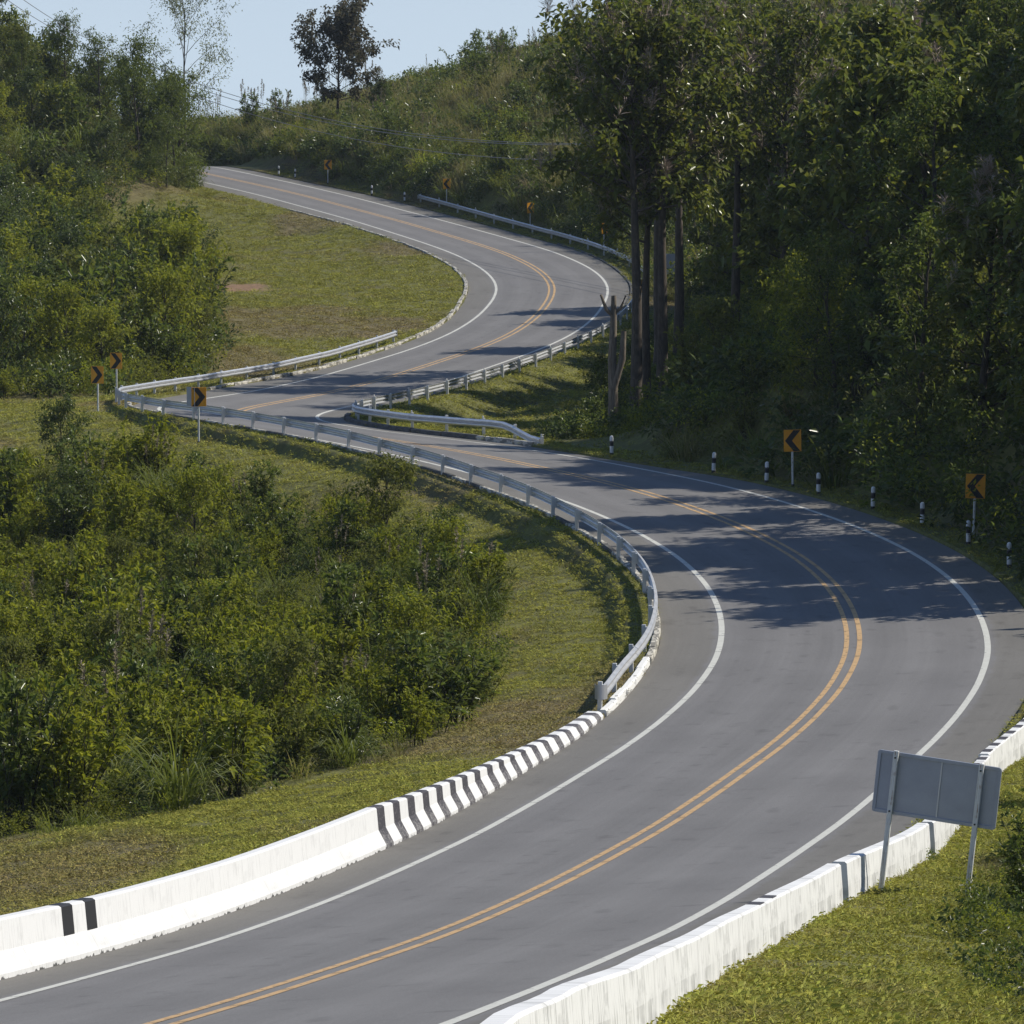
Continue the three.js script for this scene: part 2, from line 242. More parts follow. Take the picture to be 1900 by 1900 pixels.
// an extruded section: outline points (outward from the road, height) swept along stations; side +1 left, -1 right
function sweep(section, offf, side, stations, opts = {}) {
  const p = [], uv = [], ix = [], n = section(stations[0]).length; let run = [];
  stations.forEach((st, i) => {
    const sec = section(st); let l = 0; const yb = opts.base ? opts.base(st) : surf(road(st), side * offf(st));
    sec.forEach(([u, h], k) => { if (k) l += Math.hypot(u - sec[k - 1][0], h - sec[k - 1][1]); const q = at(st, side * (offf(st) + u)); p.push(q.x, yb + h, q.z); uv.push(st / (opts.len || 4), opts.byHeight ? clamp(h / 0.8, 0, 1) : l); });
    if (i) for (let k = 0; k < n - 1; k++) { const a = (i - 1) * n + k, b = i * n + k; side > 0 ? ix.push(a, b, a + 1, b, b + 1, a + 1) : ix.push(a, a + 1, b, b, a + 1, b + 1); }
  });
  const caps = (i, flip) => { const b = p.length / 3; for (let k = 0; k < n - 1; k++) { p.push(...p.slice((i * n + k) * 3, (i * n + k) * 3 + 3)); uv.push(uv[(i * n + k) * 2], uv[(i * n + k) * 2 + 1]); } const tri = THREE.ShapeUtils.triangulateShape(section(stations[i]).slice(0, n - 1).map((a) => new THREE.Vector2(a[0], a[1])), []); for (const t of tri) ix.push(...(flip ? [b + t[0], b + t[2], b + t[1]] : [b + t[0], b + t[1], b + t[2]])); };
  if (!opts.open) { caps(0, side < 0); caps(stations.length - 1, side > 0); }
  let g = new THREE.BufferGeometry(); g.setAttribute('position', new THREE.Float32BufferAttribute(p, 3)); g.setAttribute('uv', new THREE.Float32BufferAttribute(uv, 2)); g.setIndex(ix);
  g = g.toNonIndexed(); g.computeVertexNormals(); return g;
}
const span = (a, b, step) => { const n = Math.max(1, Math.round((b - a) / step)); return Array.from({ length: n + 1 }, (_, i) => a + (b - a) * i / n); };

// ---------------------------------------------------------------- kerbs: short cast lengths, each with its own joint
function kerb(label, side, f, s0, s1, w, h, mat, wob = 0.03) {
  const t = thing('kerb', label, 'kerb', at(s0, side * f(s0)));
  t.userData.kind = 'structure';
  for (let s = s0; s < s1 - 0.2; s += 2.0) {
    const e = Math.min(s + 1.985, s1), dh = rr(-wob, wob) * 0.6, du = rr(-wob, wob), m = typeof mat === 'function' ? mat(s) : mat;
    const sec = () => [[du, -0.1], [du + 0.01, h * 0.8 + dh], [du + 0.04, h + dh], [du + w - 0.03, h + dh], [du + w, h * 0.8 + dh], [du + w, -0.1], [du, -0.1]];
    mesh('kerbstone', sweep(sec, f, side, span(s, e, 0.66)), m, t);
  }
}
kerb('weathered white kerb under the near guardrail, inside the big bend', 1, (s) => paveL(s) + 0.02, 60.3, 166, 0.2, 0.17, (s) => (s < 69 ? M.kerbWhite : s < 90 ? M.kerb : rnd() < 0.75 ? M.kerb : M.kerbDark));
kerb('rough white kerb along the mown hillside, inside the upper bend', 1, (s) => paveL(s) + 0.02, 186, 316, 0.24, 0.15, M.kerb, 0.05);
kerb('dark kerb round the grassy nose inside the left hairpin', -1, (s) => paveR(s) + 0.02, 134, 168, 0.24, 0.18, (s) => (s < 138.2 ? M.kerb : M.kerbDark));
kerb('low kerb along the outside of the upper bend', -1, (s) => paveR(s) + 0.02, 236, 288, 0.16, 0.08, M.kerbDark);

// ---------------------------------------------------------------- steel guardrails
function wbeam(t) { const f = [[0, 0.42], [0.012, 0.435], [0.078, 0.47], [0.083, 0.495], [0.078, 0.52], [0.012, 0.56], [0.0, 0.575], [0.012, 0.59], [0.078, 0.63], [0.083, 0.655], [0.078, 0.68], [0.012, 0.715], [0, 0.73]]; const a = f.map(([u, h]) => [-u - 0.1 - t, h]); const b = f.slice().reverse().map(([u, h]) => [-u - 0.1 + 0.006, h]); return [...a, ...b, a[0]]; }
const postGeo = new RoundedBoxGeometry(0.11, 1.25, 0.1, 1, 0.012), blockGeo = new RoundedBoxGeometry(0.1, 0.3, 0.11, 1, 0.01), dotGeo = new RoundedBoxGeometry(0.1, 0.09, 0.05, 1, 0.02);
function guardrail(label, side, f, s0, s1, gap, o = {}) {
  const n = Math.round((s1 - s0) / gap), g = thing('guardrail', label, 'guardrail', at(s0, side * f(s0)).setY(ground(at(s0, side * f(s0)).x, at(s0, side * f(s0)).z)), 'steel guardrails along the road');
  const dropAt = (s) => (o.drop ? o.drop(s) : 0), base = (s) => surf(road(s), side * 4.9) + dropAt(s);
  for (let i = 0; i <= n; i++) {
    const s = s0 + (s1 - s0) * i / n, q = at(s, side * f(s)), r = road(s), y = base(s), ry = Math.atan2(r[4], r[5]) + Math.PI / 2, e = rr(-0.015, 0.015);
    const pg = postGeo.clone(); pg.rotateZ(rr(-0.02, 0.02)); pg.rotateY(ry + Math.PI / 2); pg.translate(q.x, y + 0.78 - 0.625 + e, q.z); mesh('post', pg, M.post, g);
    const b = at(s, side * (f(s) - 0.075)), bg = blockGeo.clone(); bg.rotateY(ry + Math.PI / 2); bg.translate(b.x, y + 0.575, b.z); mesh('spacer_block', bg, M.post, g);
    if (o.dots && i % o.dots === 0) { const d = at(s, side * (f(s) - 0.03)), dg = dotGeo.clone(); dg.rotateY(ry); dg.translate(d.x, y + 0.825 + e, d.z); mesh('reflector', dg, M.white, g); }
    if (i < n) { const e1 = s0 + (s1 - s0) * (i + 1) / n, j = rr(-0.008, 0.008); mesh('beam_panel', sweep(() => wbeam(i % 2 ? 0.003 : 0.009).map(([u, h]) => [u, h + j]), f, side, span(s - 0.14, e1 + 0.14, 1.4), { base }), M.steel, g); }
  }
  for (const [s, dir] of [[s0, -1], [s1, 1]]) {
    if (o.ends && !o.ends.includes(dir)) continue;
    // rounded end shoe closing the beam
    const pts = []; for (let k = 0; k <= 10; k++) { const a = k / 10 * Math.PI; pts.push([Math.sin(a) * 0.24, -0.2 + (1 - Math.cos(a)) * 0.15]); }
    const p = [], ix = []; pts.forEach(([d, u], k) => { for (const h of [0.40, 0.75]) { const q = at(s + dir * (0.1 + d), side * (f(s) + u)); p.push(q.x, base(s) + h, q.z); } if (k) { const a = (k - 1) * 2; ix.push(a, a + 1, a + 2, a + 1, a + 3, a + 2); } });
    const inner = p.length / 3; pts.forEach(([d, u]) => { for (const h of [0.405, 0.745]) { const q = at(s + dir * (0.1 + d * 0.94), side * (f(s) + u * 0.96 - 0.004)); p.push(q.x, base(s) + h, q.z); } });
    for (let k = 1; k < pts.length; k++) { const a = inner + (k - 1) * 2; ix.push(a, a + 2, a + 1, a + 1, a + 2, a + 3); for (const e of [0, 1]) ix.push((k - 1) * 2 + e, k * 2 + e, a + e, k * 2 + e, a + 2 + e, a + e); }
    const eg = new THREE.BufferGeometry(); eg.setAttribute('position', new THREE.Float32BufferAttribute(p, 3)); eg.setAttribute('uv', new THREE.Float32BufferAttribute(new Float32Array(p.length / 3 * 2), 2)); eg.setIndex(ix);
    const ng = eg.toNonIndexed(); ng.computeVertexNormals(); mesh('end_shoe', ng, M.steel, g);
  }
  return g;
}
const railL = table([[58, 5.1], [66, 5.42], [98, 5.4], [112, 5.2], [122, 4.85], [132, 4.6], [146, 4.45], [152, 4.85], [161, 5.2], [172, 5.75], [182, 6.15], [190, 6.2], [198, 5.7], [208, 5.3], [222, 5.25]]);
guardrail('long steel guardrail sweeping round the left hairpin from the striped barrier to the mown hillside', 1, railL, 60.6, 220, 3.8);
guardrail('steel guardrail round the grassy nose inside the hairpin, its near end dropping to the ground', -1, table([[133, 5.3], [141, 5.9], [152, 5.2], [160, 5.1], [180, 6.0], [205, 6.0], [222, 5.7], [246, 5.6]]), 134.5, 244, 3.75, { dots: 2, ends: [], drop: (s) => -0.42 * smooth(140, 134.5, s) });
guardrail('shaded steel guardrail on the outside of the upper bend below the bank', -1, table([[262, 6.2], [300, 6.2], [320, 6.7]]), 258, 321, 4.2, { dots: 2 });

// ---------------------------------------------------------------- concrete barriers
const upright = (H) => [[0, -0.15], [0, 0.07], [0.15, 0.34], [0.185, H - 0.025], [0.21, H], [0.37, H], [0.4, H - 0.025], [0.425, 0.3], [0.445, -0.15], [0, -0.15]];
const jersey = (H) => { const b = Math.min(0.34, H - 0.03), s = b / 0.34; return [[0, -0.15], [0, Math.min(0.07, H * 0.4)], [0.15 * s, b], [0.15 * s + 0.035 * (H - b) / 0.42, H - 0.025], [0.15 * s + 0.07, H], [0.37, H], [0.4, H - 0.025], [0.42, b], [0.52, Math.min(0.07, H * 0.4)], [0.52, -0.15], [0, -0.15]]; };
const shell = (H, upper) => { const o = jersey(H).slice(upper ? 2 : 1, 6), d = 0.005; const out = o.map(([u, h], i) => [u - (i < o.length - 2 ? d : 0), h + (i >= o.length - 3 ? d : 0)]), inn = o.map(([u, h]) => [u + 0.01, h - 0.01]).reverse(); return [...out, ...inn, out[0]]; };
{
  const f = table([[-30, 4.78], [36, 4.75], [55, 4.9], [60, 4.98]]), H = table([[-30, 0.76], [34.2, 0.76], [60.2, 0.15]]), Hl = (s) => (s < 34.2 ? 0.76 : mix(0.76, 0.16, (s - 34.2) / 26));
  const t = thing('concrete_barrier', 'white concrete barrier on the left of the near road, black striped where it tapers down', 'barrier', at(-29, f(0)));
  for (let s = -29; s < 33.7; s += 6.3) mesh('wall_length', sweep((x) => jersey(Hl(x)), f, 1, span(s, Math.min(s + 6.294, 33.9), 0.9), { byHeight: true, len: 6 }), M.wall, t);
  let s = 33.91;
  for (let k = 0; s < 59.6; k++) { const w = k % 2 ? rr(0.72, 0.8) : rr(0.58, 0.66), e = Math.min(s + w, 59.9); mesh(k % 2 ? 'white_block' : 'black_block', sweep((x) => jersey(Hl(x)), f, 1, [s, e - 0.004], { byHeight: true, len: 2 }), k % 2 ? M.wall : M.blackPaint, t); s = e; }
  for (const [a, b] of [[11.0, 11.6], [12.35, 12.95]]) mesh('black_stripe', sweep(() => shell(0.76, true), f, 1, span(a, b, 0.35), { byHeight: true, len: 2 }), M.black, t);
}
{
  const f = table([[-30, 4.5], [-21.4, 4.85], [-17.9, 5.03], [-12.5, 5.27], [-5.6, 5.22], [2, 5.1], [8, 5.05], [14, 5.07], [26, 5.52], [42, 5.2], [52, 5.4], [66, 5.5]]), H = 0.65;
  const runs = [[-29, 14.5, 0, 'white concrete barrier right of the near road, outer face streaked with dirt'], [15.05, 26.2, 0.03, 'short length of white concrete barrier behind the left pole of the sign'], [26.5, 42.0, 0.08, 'length of white concrete barrier half hidden behind the sign panel'], [42.35, 66, 0.02, 'white concrete barrier with a striped top at the right edge']];
  runs.forEach(([a, b, du, label], i) => {
    const g = (s) => f(s) + du, t = thing('concrete_barrier', label, 'barrier', at(a, -g(a)));
    const L = (b - a) / Math.round((b - a) / 5.5); for (let s = a; s < b - 1; s += L) mesh('wall_length', sweep(() => upright(H), g, -1, span(s, s + L - 0.006, 0.9), { byHeight: true, len: 6 }), M.wallDirty, t);
    const st = i === 0 ? [[4.0, 4.6], [5.6, 6.2]] : i === 3 ? Array.from({ length: 17 }, (_, k) => [42.8 + k * 1.45, 43.45 + k * 1.45]) : i === 2 ? [[39.6, 40.2], [41.0, 41.6]] : [];
    for (const [p, q] of st) mesh('black_stripe', sweep(() => shell(H, false), g, -1, span(p, q, 0.35), { byHeight: true, len: 2 }), M.blackPaint, t);
  });
}

// ---------------------------------------------------------------- guide posts
const gpBody = (() => { const prof = [[0, 0.78], [0.03, 0.775], [0.055, 0.755], [0.07, 0.72]], y = [0.56, 0.42, 0.16, -0.25]; return (a, b, top) => new THREE.LatheGeometry((top ? prof.map(([r, h]) => new THREE.Vector2(r, h)).concat([new THREE.Vector2(0.072, b)]) : [new THREE.Vector2(0.072, a), new THREE.Vector2(0.072, b)]).reverse(), 14); })();
const gp0 = (() => { const g = new THREE.Group(); g.name = 'guide_post'; local('cap_section', gpBody(0, 0.54, true), M.white, g); local('black_band', gpBody(0.54, 0.39), M.black, g); local('shaft', gpBody(0.39, 0.12), M.white, g); local('black_foot', gpBody(0.12, -0.25), M.black, g); for (const s of [1]) { const d = new THREE.BoxGeometry(0.05, 0.09, 0.012); d.translate(0.01, 0.63, 0.072); local('reflector', d, M.signPole, g); } return g; })();
function placeOnGround(o, st, off, sink = 0.03) { const q = at(st, off); o.position.set(q.x, ground(q.x, q.z) - sink, q.z); return o; }
[[126.8, -5.0, 'by the guardrail end and the bare trunk'], [117.3, -5.05, 'second along from the bare trunk'], [112.6, -5.15, 'just left of the first chevron sign'], [107.9, -5.28, 'just right of the first chevron sign'], [102.7, -5.4, 'midway between the two right-hand chevron signs'], [97.5, -5.45, 'left of the second chevron sign'], [92.1, -5.47, 'at the foot of the second chevron sign'], [86.6, -5.5, 'at the right edge of the picture']].forEach(([st, off, w]) => {
  const o = gp0.clone(); o.name = numbered('guide_post'); placeOnGround(o, st, off); o.rotation.set(rr(-0.02, 0.02), rr(0, 6), rr(-0.035, 0.02)); scene.add(o); tag(o, 'white and black banded guide post ' + w, 'guide post', 'guide posts along the right shoulder');
});
[[349, -5.2, 'at the far crest beside the leafy bank'], [345, -5.4, 'left of the farthest chevron sign'], [328.4, -5.5, 'before the dry weeds at the far guardrail'], [322.6, -6.0, 'close to the start of the far guardrail']].forEach(([st, off, w]) => {
  const o = gp0.clone(); o.name = numbered('guide_post'); placeOnGround(o, st, off); scene.add(o); tag(o, 'small banded guide post ' + w, 'guide post', 'guide posts along the far shoulder');
});

// ---------------------------------------------------------------- chevron signs
function chevron(label, st, off, dir, yaw, H, o = {}) {
  const q = at(st, off), y = ground(q.x, q.z), g = thing('chevron_sign', label, 'road sign', V(q.x, y, q.z), 'chevron bend signs');
  g.rotation.y = yaw; g.rotation.z = o.lean || 0;
  const pole = new THREE.CylinderGeometry(0.04, 0.04, H + 0.9, 12); pole.translate(0, (H + 0.9) / 2 - 0.3, 0); local('pole', pole, M.signPole, g);
  const cap = new THREE.CylinderGeometry(0.055, 0.06, 0.1, 12); cap.translate(0, 0.03, 0); local('footing', cap, M.black, g);
  const plate = new RoundedBoxGeometry(0.6, 0.75, 0.016, 2, 0.007); plate.translate(0, H + 0.375, 0.052); const p = local('panel', plate, M.signYellow, g);
  const s = new THREE.Shape(), d = dir; [[-0.26, 0], [0.03, 0.36], [0.27, 0.36], [-0.02, 0], [0.27, -0.36], [0.03, -0.36]].forEach(([x, yy], i) => (i ? s.lineTo(x * -d, yy) : s.moveTo(x * -d, yy)));
  const a = new THREE.ExtrudeGeometry(s, { depth: 0.004, bevelEnabled: false }); a.translate(0, H + 0.375, 0.0605); local('arrow', a, M.black, p);
  const bar = new THREE.BoxGeometry(0.5, 0.04, 0.02); bar.translate(0, H + 0.56, 0.034); local('bracket', bar, M.post, g); const b2 = bar.clone(); b2.translate(0, -0.36, 0); local('bracket', b2, M.post, g);
  if (o.double) { const w = new RoundedBoxGeometry(0.6, 0.75, 0.016, 2, 0.007); w.rotateY(-1.25); w.translate(-0.27, H + 0.375, -0.2); const k = local('panel', w, M.signBack, g); k.userData.label = 'grey back of the angled second panel'; }
}
chevron('yellow chevron sign pointing left, farther along the dark bank', 111, -5.5, -1, 0.05, 1.2, { lean: 0.015 });
chevron('yellow chevron sign pointing left, nearest at right, behind a guide post', 93.2, -5.9, -1, 0.0, 1.28, { lean: -0.03 });
chevron('yellow chevron sign pointing left, beyond the right edge of the frame', 75.6, -6.0, -1, -0.3, 1.28);
chevron('yellow chevron sign pointing right, in front of the guardrail at left', 141.6, 6.3, 1, 0.28, 1.45, { double: true });
chevron('yellow chevron sign pointing right, leftmost, standing in grass at the hairpin', 160, 6.3, 1, -0.4, 1.3);
chevron('yellow chevron sign pointing right, behind the guardrail against the scrub', 176, 7.2, 1, -0.3, 1.35);
chevron('yellow chevron sign pointing left, farthest, on the sunlit shoulder', 338.5, -5.9, -1, 0.25, 1.15);
chevron('yellow chevron sign pointing left, at the start of the far guardrail', 316, -6.95, -1, 0.3, 1.3);
chevron('yellow chevron sign pointing left, midway along the far guardrail', 298.3, -6.9, -1, 0.6, 1.05);
chevron('yellow chevron sign pointing left, at the bend of the far guardrail', 281, -6.7, -1, 0.85, 1.2);
chevron('yellow chevron sign seen almost edge on beside the tall trunks', 240, -6.2, -1, 1.15, 1.3);

// ---------------------------------------------------------------- the large sign seen from behind
{
  const q = at(17.6, -6.45), y = ground(q.x, q.z), g = thing('road_sign', 'large blank grey back of a road sign on two poles by the right barrier', 'road sign', V(q.x, y, q.z));
  g.rotation.set(0, -0.32, -0.105, 'YXZ');
  const W = 1.86, H = 0.92, B = 1.07;
  for (const x of [-0.63, 0.66]) { const p = new RoundedBoxGeometry(0.075, B + H + 0.75, 0.06, 1, 0.008); p.translate(x, (B + H + 0.75) / 2 - 0.72, 0.05); const k = local('pole', p, M.signPole, g); for (const h of [B + 0.05, B + H - 0.07]) { const b = new THREE.CylinderGeometry(0.014, 0.014, 0.02, 8); b.rotateX(Math.PI / 2); b.translate(x, h, 0.088); local('bolt', b, M.black, k); } }
  const plate = new RoundedBoxGeometry(W - 0.03, H - 0.03, 0.012, 1, 0.004); plate.translate(0.02, B + H / 2, -0.012); local('panel', plate, M.signBack, g);
  const rim = new THREE.Shape(), R = 0.05, hw = W / 2, hh = H / 2; rim.moveTo(-hw + R, -hh); rim.lineTo(hw - R, -hh); rim.quadraticCurveTo(hw, -hh, hw, -hh + R); rim.lineTo(hw, hh - R); rim.quadraticCurveTo(hw, hh, hw - R, hh); rim.lineTo(-hw + R, hh); rim.quadraticCurveTo(-hw, hh, -hw, hh - R); rim.lineTo(-hw, -hh + R); rim.quadraticCurveTo(-hw, -hh, -hw + R, -hh);
  const hole = new THREE.Path(); hole.moveTo(-hw + 0.045, -hh + 0.045); hole.lineTo(-hw + 0.045, hh - 0.045); hole.lineTo(hw - 0.045, hh - 0.045); hole.lineTo(hw - 0.045, -hh + 0.045); hole.closePath(); rim.holes.push(hole);
  const fr = new THREE.ExtrudeGeometry(rim, { depth: 0.03, bevelEnabled: true, bevelSize: 0.004, bevelThickness: 0.004, bevelSegments: 1 }); fr.translate(0.02, B + H / 2, -0.022); local('frame', fr, M.signBack, g);
  const seam = new THREE.BoxGeometry(0.018, H - 0.1, 0.014); seam.translate(0.06, B + H / 2, 0.001); local('seam_strip', seam, M.post, g);
}

// ---------------------------------------------------------------- plants: leaves are folded blades with their own tint
const leafMat = (o = {}) => new THREE.MeshPhysicalMaterial({ vertexColors: true, side: THREE.DoubleSide, roughness: 0.95, specularIntensity: 0.25, transmission: o.t ?? 0.55, thickness: 0, clearcoat: o.coat ?? 0.12, clearcoatRoughness: o.cr ?? 0.4 });
M.leaf = leafMat(); M.glossy = leafMat({ coat: 0.45, cr: 0.24 }); M.blade = leafMat({ coat: 0.03, cr: 0.5 }); M.grass = leafMat({ coat: 0.02, cr: 0.5, t: 0.25 }); M.plume = new THREE.MeshStandardMaterial({ vertexColors: true, side: THREE.DoubleSide, roughness: 1 });
M.bark = new THREE.MeshStandardMaterial({ vertexColors: true, roughness: 1, map: pixelMap(128, 256, (i, j) => { const k = (fbm(i / 5, j / 30, 4) - 0.5) * 120 + (hash(i, j) - 0.5) * 20; return [190 + k, 186 + k, 180 + k]; }) });
class Leaves {
  constructor() { this.p = []; this.c = []; this.ix = []; }
  vert(q, c) { this.p.push(q.x, q.y, q.z); this.c.push(c[0], c[1], c[2]); return this.p.length / 3 - 1; }
  leaf(b, dir, len, wid, c, fold = 0.25, droop = 0.2) {
    const d = dir.clone().normalize(), s = V(d.z, 0, -d.x); if (s.lengthSq() < 1e-4) s.set(1, 0, 0); s.normalize(); const a = rr(-0.9, 0.9); s.applyAxisAngle(d, a); const up = V().crossVectors(d, s); if (up.y < 0) up.negate();
    const m = b.clone().addScaledVector(d, len * 0.45), t = b.clone().addScaledVector(d, len); t.y -= droop * len; m.y -= droop * len * 0.15;
    const l = m.clone().addScaledVector(s, wid / 2).addScaledVector(up, fold * wid), r = m.clone().addScaledVector(s, -wid / 2).addScaledVector(up, fold * wid);
    const i0 = this.vert(b, c), i1 = this.vert(r, c), i2 = this.vert(t, c), i3 = this.vert(l, c); this.ix.push(i0, i1, i2, i0, i2, i3);
  }
  blade(b, dir, len, wid, c, arch = 0.6, seg = 3) {     // long grass blade that bends over
    const d = dir.clone().normalize(), s = V(d.z, 0, -d.x); if (s.lengthSq() < 1e-4) s.set(1, 0, 0); s.normalize().applyAxisAngle(d, rr(-0.6, 0.6)); const p = b.clone(), h = V(d.x, 0, d.z); if (h.lengthSq() < 1e-4) h.set(rr(-1, 1), 0, rr(-1, 1)); h.normalize(); let pi = null;
    for (let k = 0; k <= seg; k++) {
      const w = wid * (k === seg ? 0.08 : 1 - 0.35 * k / seg) / 2, a = this.vert(p.clone().addScaledVector(s, w), c), e = this.vert(p.clone().addScaledVector(s, -w), c);
      if (pi) this.ix.push(pi[0], pi[1], a, pi[1], e, a); pi = [a, e];
      const u = (k + 1) / seg, dd = d.clone().multiplyScalar(1 - arch * u * 0.75).addScaledVector(h, arch * u * 0.5); dd.y -= arch * u * u * 0.9; p.addScaledVector(dd.normalize(), len / seg);
    }
  }
  tube(pts, radii, c, sides = 6) {
    const rings = pts.map((p, i) => { const t = (pts[i + 1] || p).clone().sub(pts[i - 1] || p).normalize(), a = Math.abs(t.y) > 0.9 ? V(1, 0, 0) : V(0, 1, 0), u = V().crossVectors(t, a).normalize(), v = V().crossVectors(t, u); return Array.from({ length: sides }, (_, k) => { const g = k / sides * Math.PI * 2; return this.vert(p.clone().addScaledVector(u, Math.cos(g) * radii[i]).addScaledVector(v, Math.sin(g) * radii[i]), c); }); });
    for (let i = 1; i < rings.length; i++) for (let k = 0; k < sides; k++) { const n = (k + 1) % sides; this.ix.push(rings[i - 1][k], rings[i][k], rings[i - 1][n], rings[i - 1][n], rings[i][k], rings[i][n]); }
  }
  fuzz(b, dir, len, rad, n, c) { const d = dir.clone().normalize(); for (let k = 0; k < n; k++) { const u = rnd(), q = b.clone().addScaledVector(d, len * u), o = V(rr(-1, 1), rr(-0.6, 1), rr(-1, 1)).normalize(), r = rad * Math.sin(Math.PI * Math.min(1, u * 0.8 + 0.15)); const kk = rr(0.75, 1.25); this.leaf(q, o.addScaledVector(d, 0.9), r * rr(0.7, 1.3) + 0.03, 0.014 + len * 0.02, c.map((x) => x * kk), 0, 0.1); } }
  geo(uv = false) {
    const g = new THREE.BufferGeometry(); g.setAttribute('position', new THREE.Float32BufferAttribute(this.p, 3)); g.setAttribute('color', new THREE.Float32BufferAttribute(this.c, 3)); g.setIndex(this.ix);
    if (uv) { const u = []; for (let i = 0; i < this.p.length; i += 3) u.push((this.p[i] + this.p[i + 2]) * 1.5, this.p[i + 1] * 0.5); g.setAttribute('uv', new THREE.Float32BufferAttribute(u, 2)); }
    g.computeVertexNormals(); return g;
  }
}
const tint = (a, b, v = 0.3) => { const t = rnd(), k = rr(1 - v, 1 + v); return [0, 1, 2].map((i) => mix(a[i], b[i], t) * k); };
const PAL = { lime: [[0.310, 0.315, 0.020], [0.185, 0.220, 0.020]], green: [[0.160, 0.190, 0.024], [0.082, 0.120, 0.022]], deep: [[0.070, 0.105, 0.022], [0.120, 0.150, 0.024]], teak: [[0.105, 0.140, 0.022], [0.195, 0.205, 0.026]], olive: [[0.205, 0.212, 0.032], [0.120, 0.142, 0.024]], straw: [[0.26, 0.21, 0.10], [0.19, 0.165, 0.07]], red: [[0.125, 0.098, 0.060], [0.085, 0.090, 0.040]], cane: [[0.190, 0.215, 0.030], [0.105, 0.140, 0.024]] };
const sphere = () => { const z = rr(-1, 1), a = rr(0, 6.2832), s = Math.sqrt(1 - z * z); return V(s * Math.cos(a), z, s * Math.sin(a)); };

// bushy shrub: many leafy stems from one foot
function shrub(o) {
  const L = new Leaves(), S = new Leaves();
  for (let k = 0; k < o.stems; k++) {
    const az = rr(0, 6.28), lean = rr(0.05, o.lean), h = o.h * rr(0.6, 1.05), pts = []; const q = V(rr(-0.15, 0.15) * o.h, -0.1, rr(-0.15, 0.15) * o.h);
    for (let i = 0; i <= 5; i++) { const u = i / 5; pts.push(q.clone().add(V(Math.cos(az) * lean * h * u * (0.6 + 0.6 * u) + rr(-0.04, 0.04), h * u * (1 - 0.12 * u * lean), Math.sin(az) * lean * h * u * (0.6 + 0.6 * u) + rr(-0.04, 0.04)))); }
    S.tube(pts, pts.map((_, i) => 0.016 * (1 - i / 7) * (o.h / 2)), [0.07, 0.065, 0.035], 4);
    const sprays = o.sprays ?? 7;
    for (let j = 0; j < sprays; j++) {
      const u = rr(0.22, 1), i = Math.min(4, Math.floor(u * 5)), b = pts[i].clone().lerp(pts[i + 1], u * 5 - i), sd = sphere(); sd.y = Math.abs(sd.y) * 0.6 + 0.25; sd.normalize(); const len = o.h * rr(0.1, 0.24) * (1.25 - u * 0.5);
      const shade = rr(0.75, 1.2);
      for (let n = 0; n < o.per; n++) { const v = (n + rnd()) / o.per, d = sphere().multiplyScalar(0.75).addScaledVector(sd, 0.9).add(V(b.x, 0, b.z).multiplyScalar(0.9 / o.h)); const c = tint(o.pal[0], o.pal[1], 0.22).map((x) => x * shade); L.leaf(b.clone().addScaledVector(sd, len * v), d, o.leaf * rr(0.65, 1.25), o.leaf * o.asp * rr(0.8, 1.2), c, 0.22, rr(0.05, 0.45)); }
    }
    if (o.flowers && rnd() < o.flowers) { const e = pts[5].clone(); for (let n = 0; n < 7; n++) L.leaf(e.clone().add(V(rr(-0.03, 0.03), 0.05, rr(-0.03, 0.03))), V(Math.cos(n * 0.9), 0.3, Math.sin(n * 0.9)), 0.1, 0.06, [0.80, 0.55, 0.015], 0.1, 0); }
  }
  return { leaves: L.geo(), stems: S.geo(true) };
}
// arching cane grass with a few pale plumes
function cane(o) {
  const L = new Leaves(), P = new Leaves();
  for (let k = 0; k < o.n; k++) { const az = rr(0, 6.28), r = rr(0, o.r), t = rr(0.12, 0.6), b = V(Math.cos(az) * r, -0.05 + rr(0, o.h * 0.35), Math.sin(az) * r); L.blade(b, V(Math.cos(az + rr(-0.6, 0.6)) * t, 1, Math.sin(az + rr(-0.6, 0.6)) * t), o.h * rr(0.45, 0.95), o.w * rr(0.7, 1.3), tint(o.pal[0], o.pal[1], 0.25), rr(0.4, 1.1)); }
  for (let k = 0; k < o.plumes; k++) { const az = rr(0, 6.28), b = V(Math.cos(az) * o.r * 0.5, 0, Math.sin(az) * o.r * 0.5), d = V(Math.cos(az) * rr(0.02, 0.2), 1, Math.sin(az) * rr(0.02, 0.2)).normalize(), h = o.h * rr(0.95, 1.3); P.tube([b, b.clone().addScaledVector(d, h)], [0.01, 0.005], [0.12, 0.11, 0.05], 3); P.fuzz(b.clone().addScaledVector(d, h * 0.94), d.clone().add(V(0.12, 0, 0)), rr(0.4, 0.65), 0.1, 70, [0.27, 0.225, 0.15]); }
  return { leaves: L.geo(), plumes: o.plumes ? P.geo() : null };
}
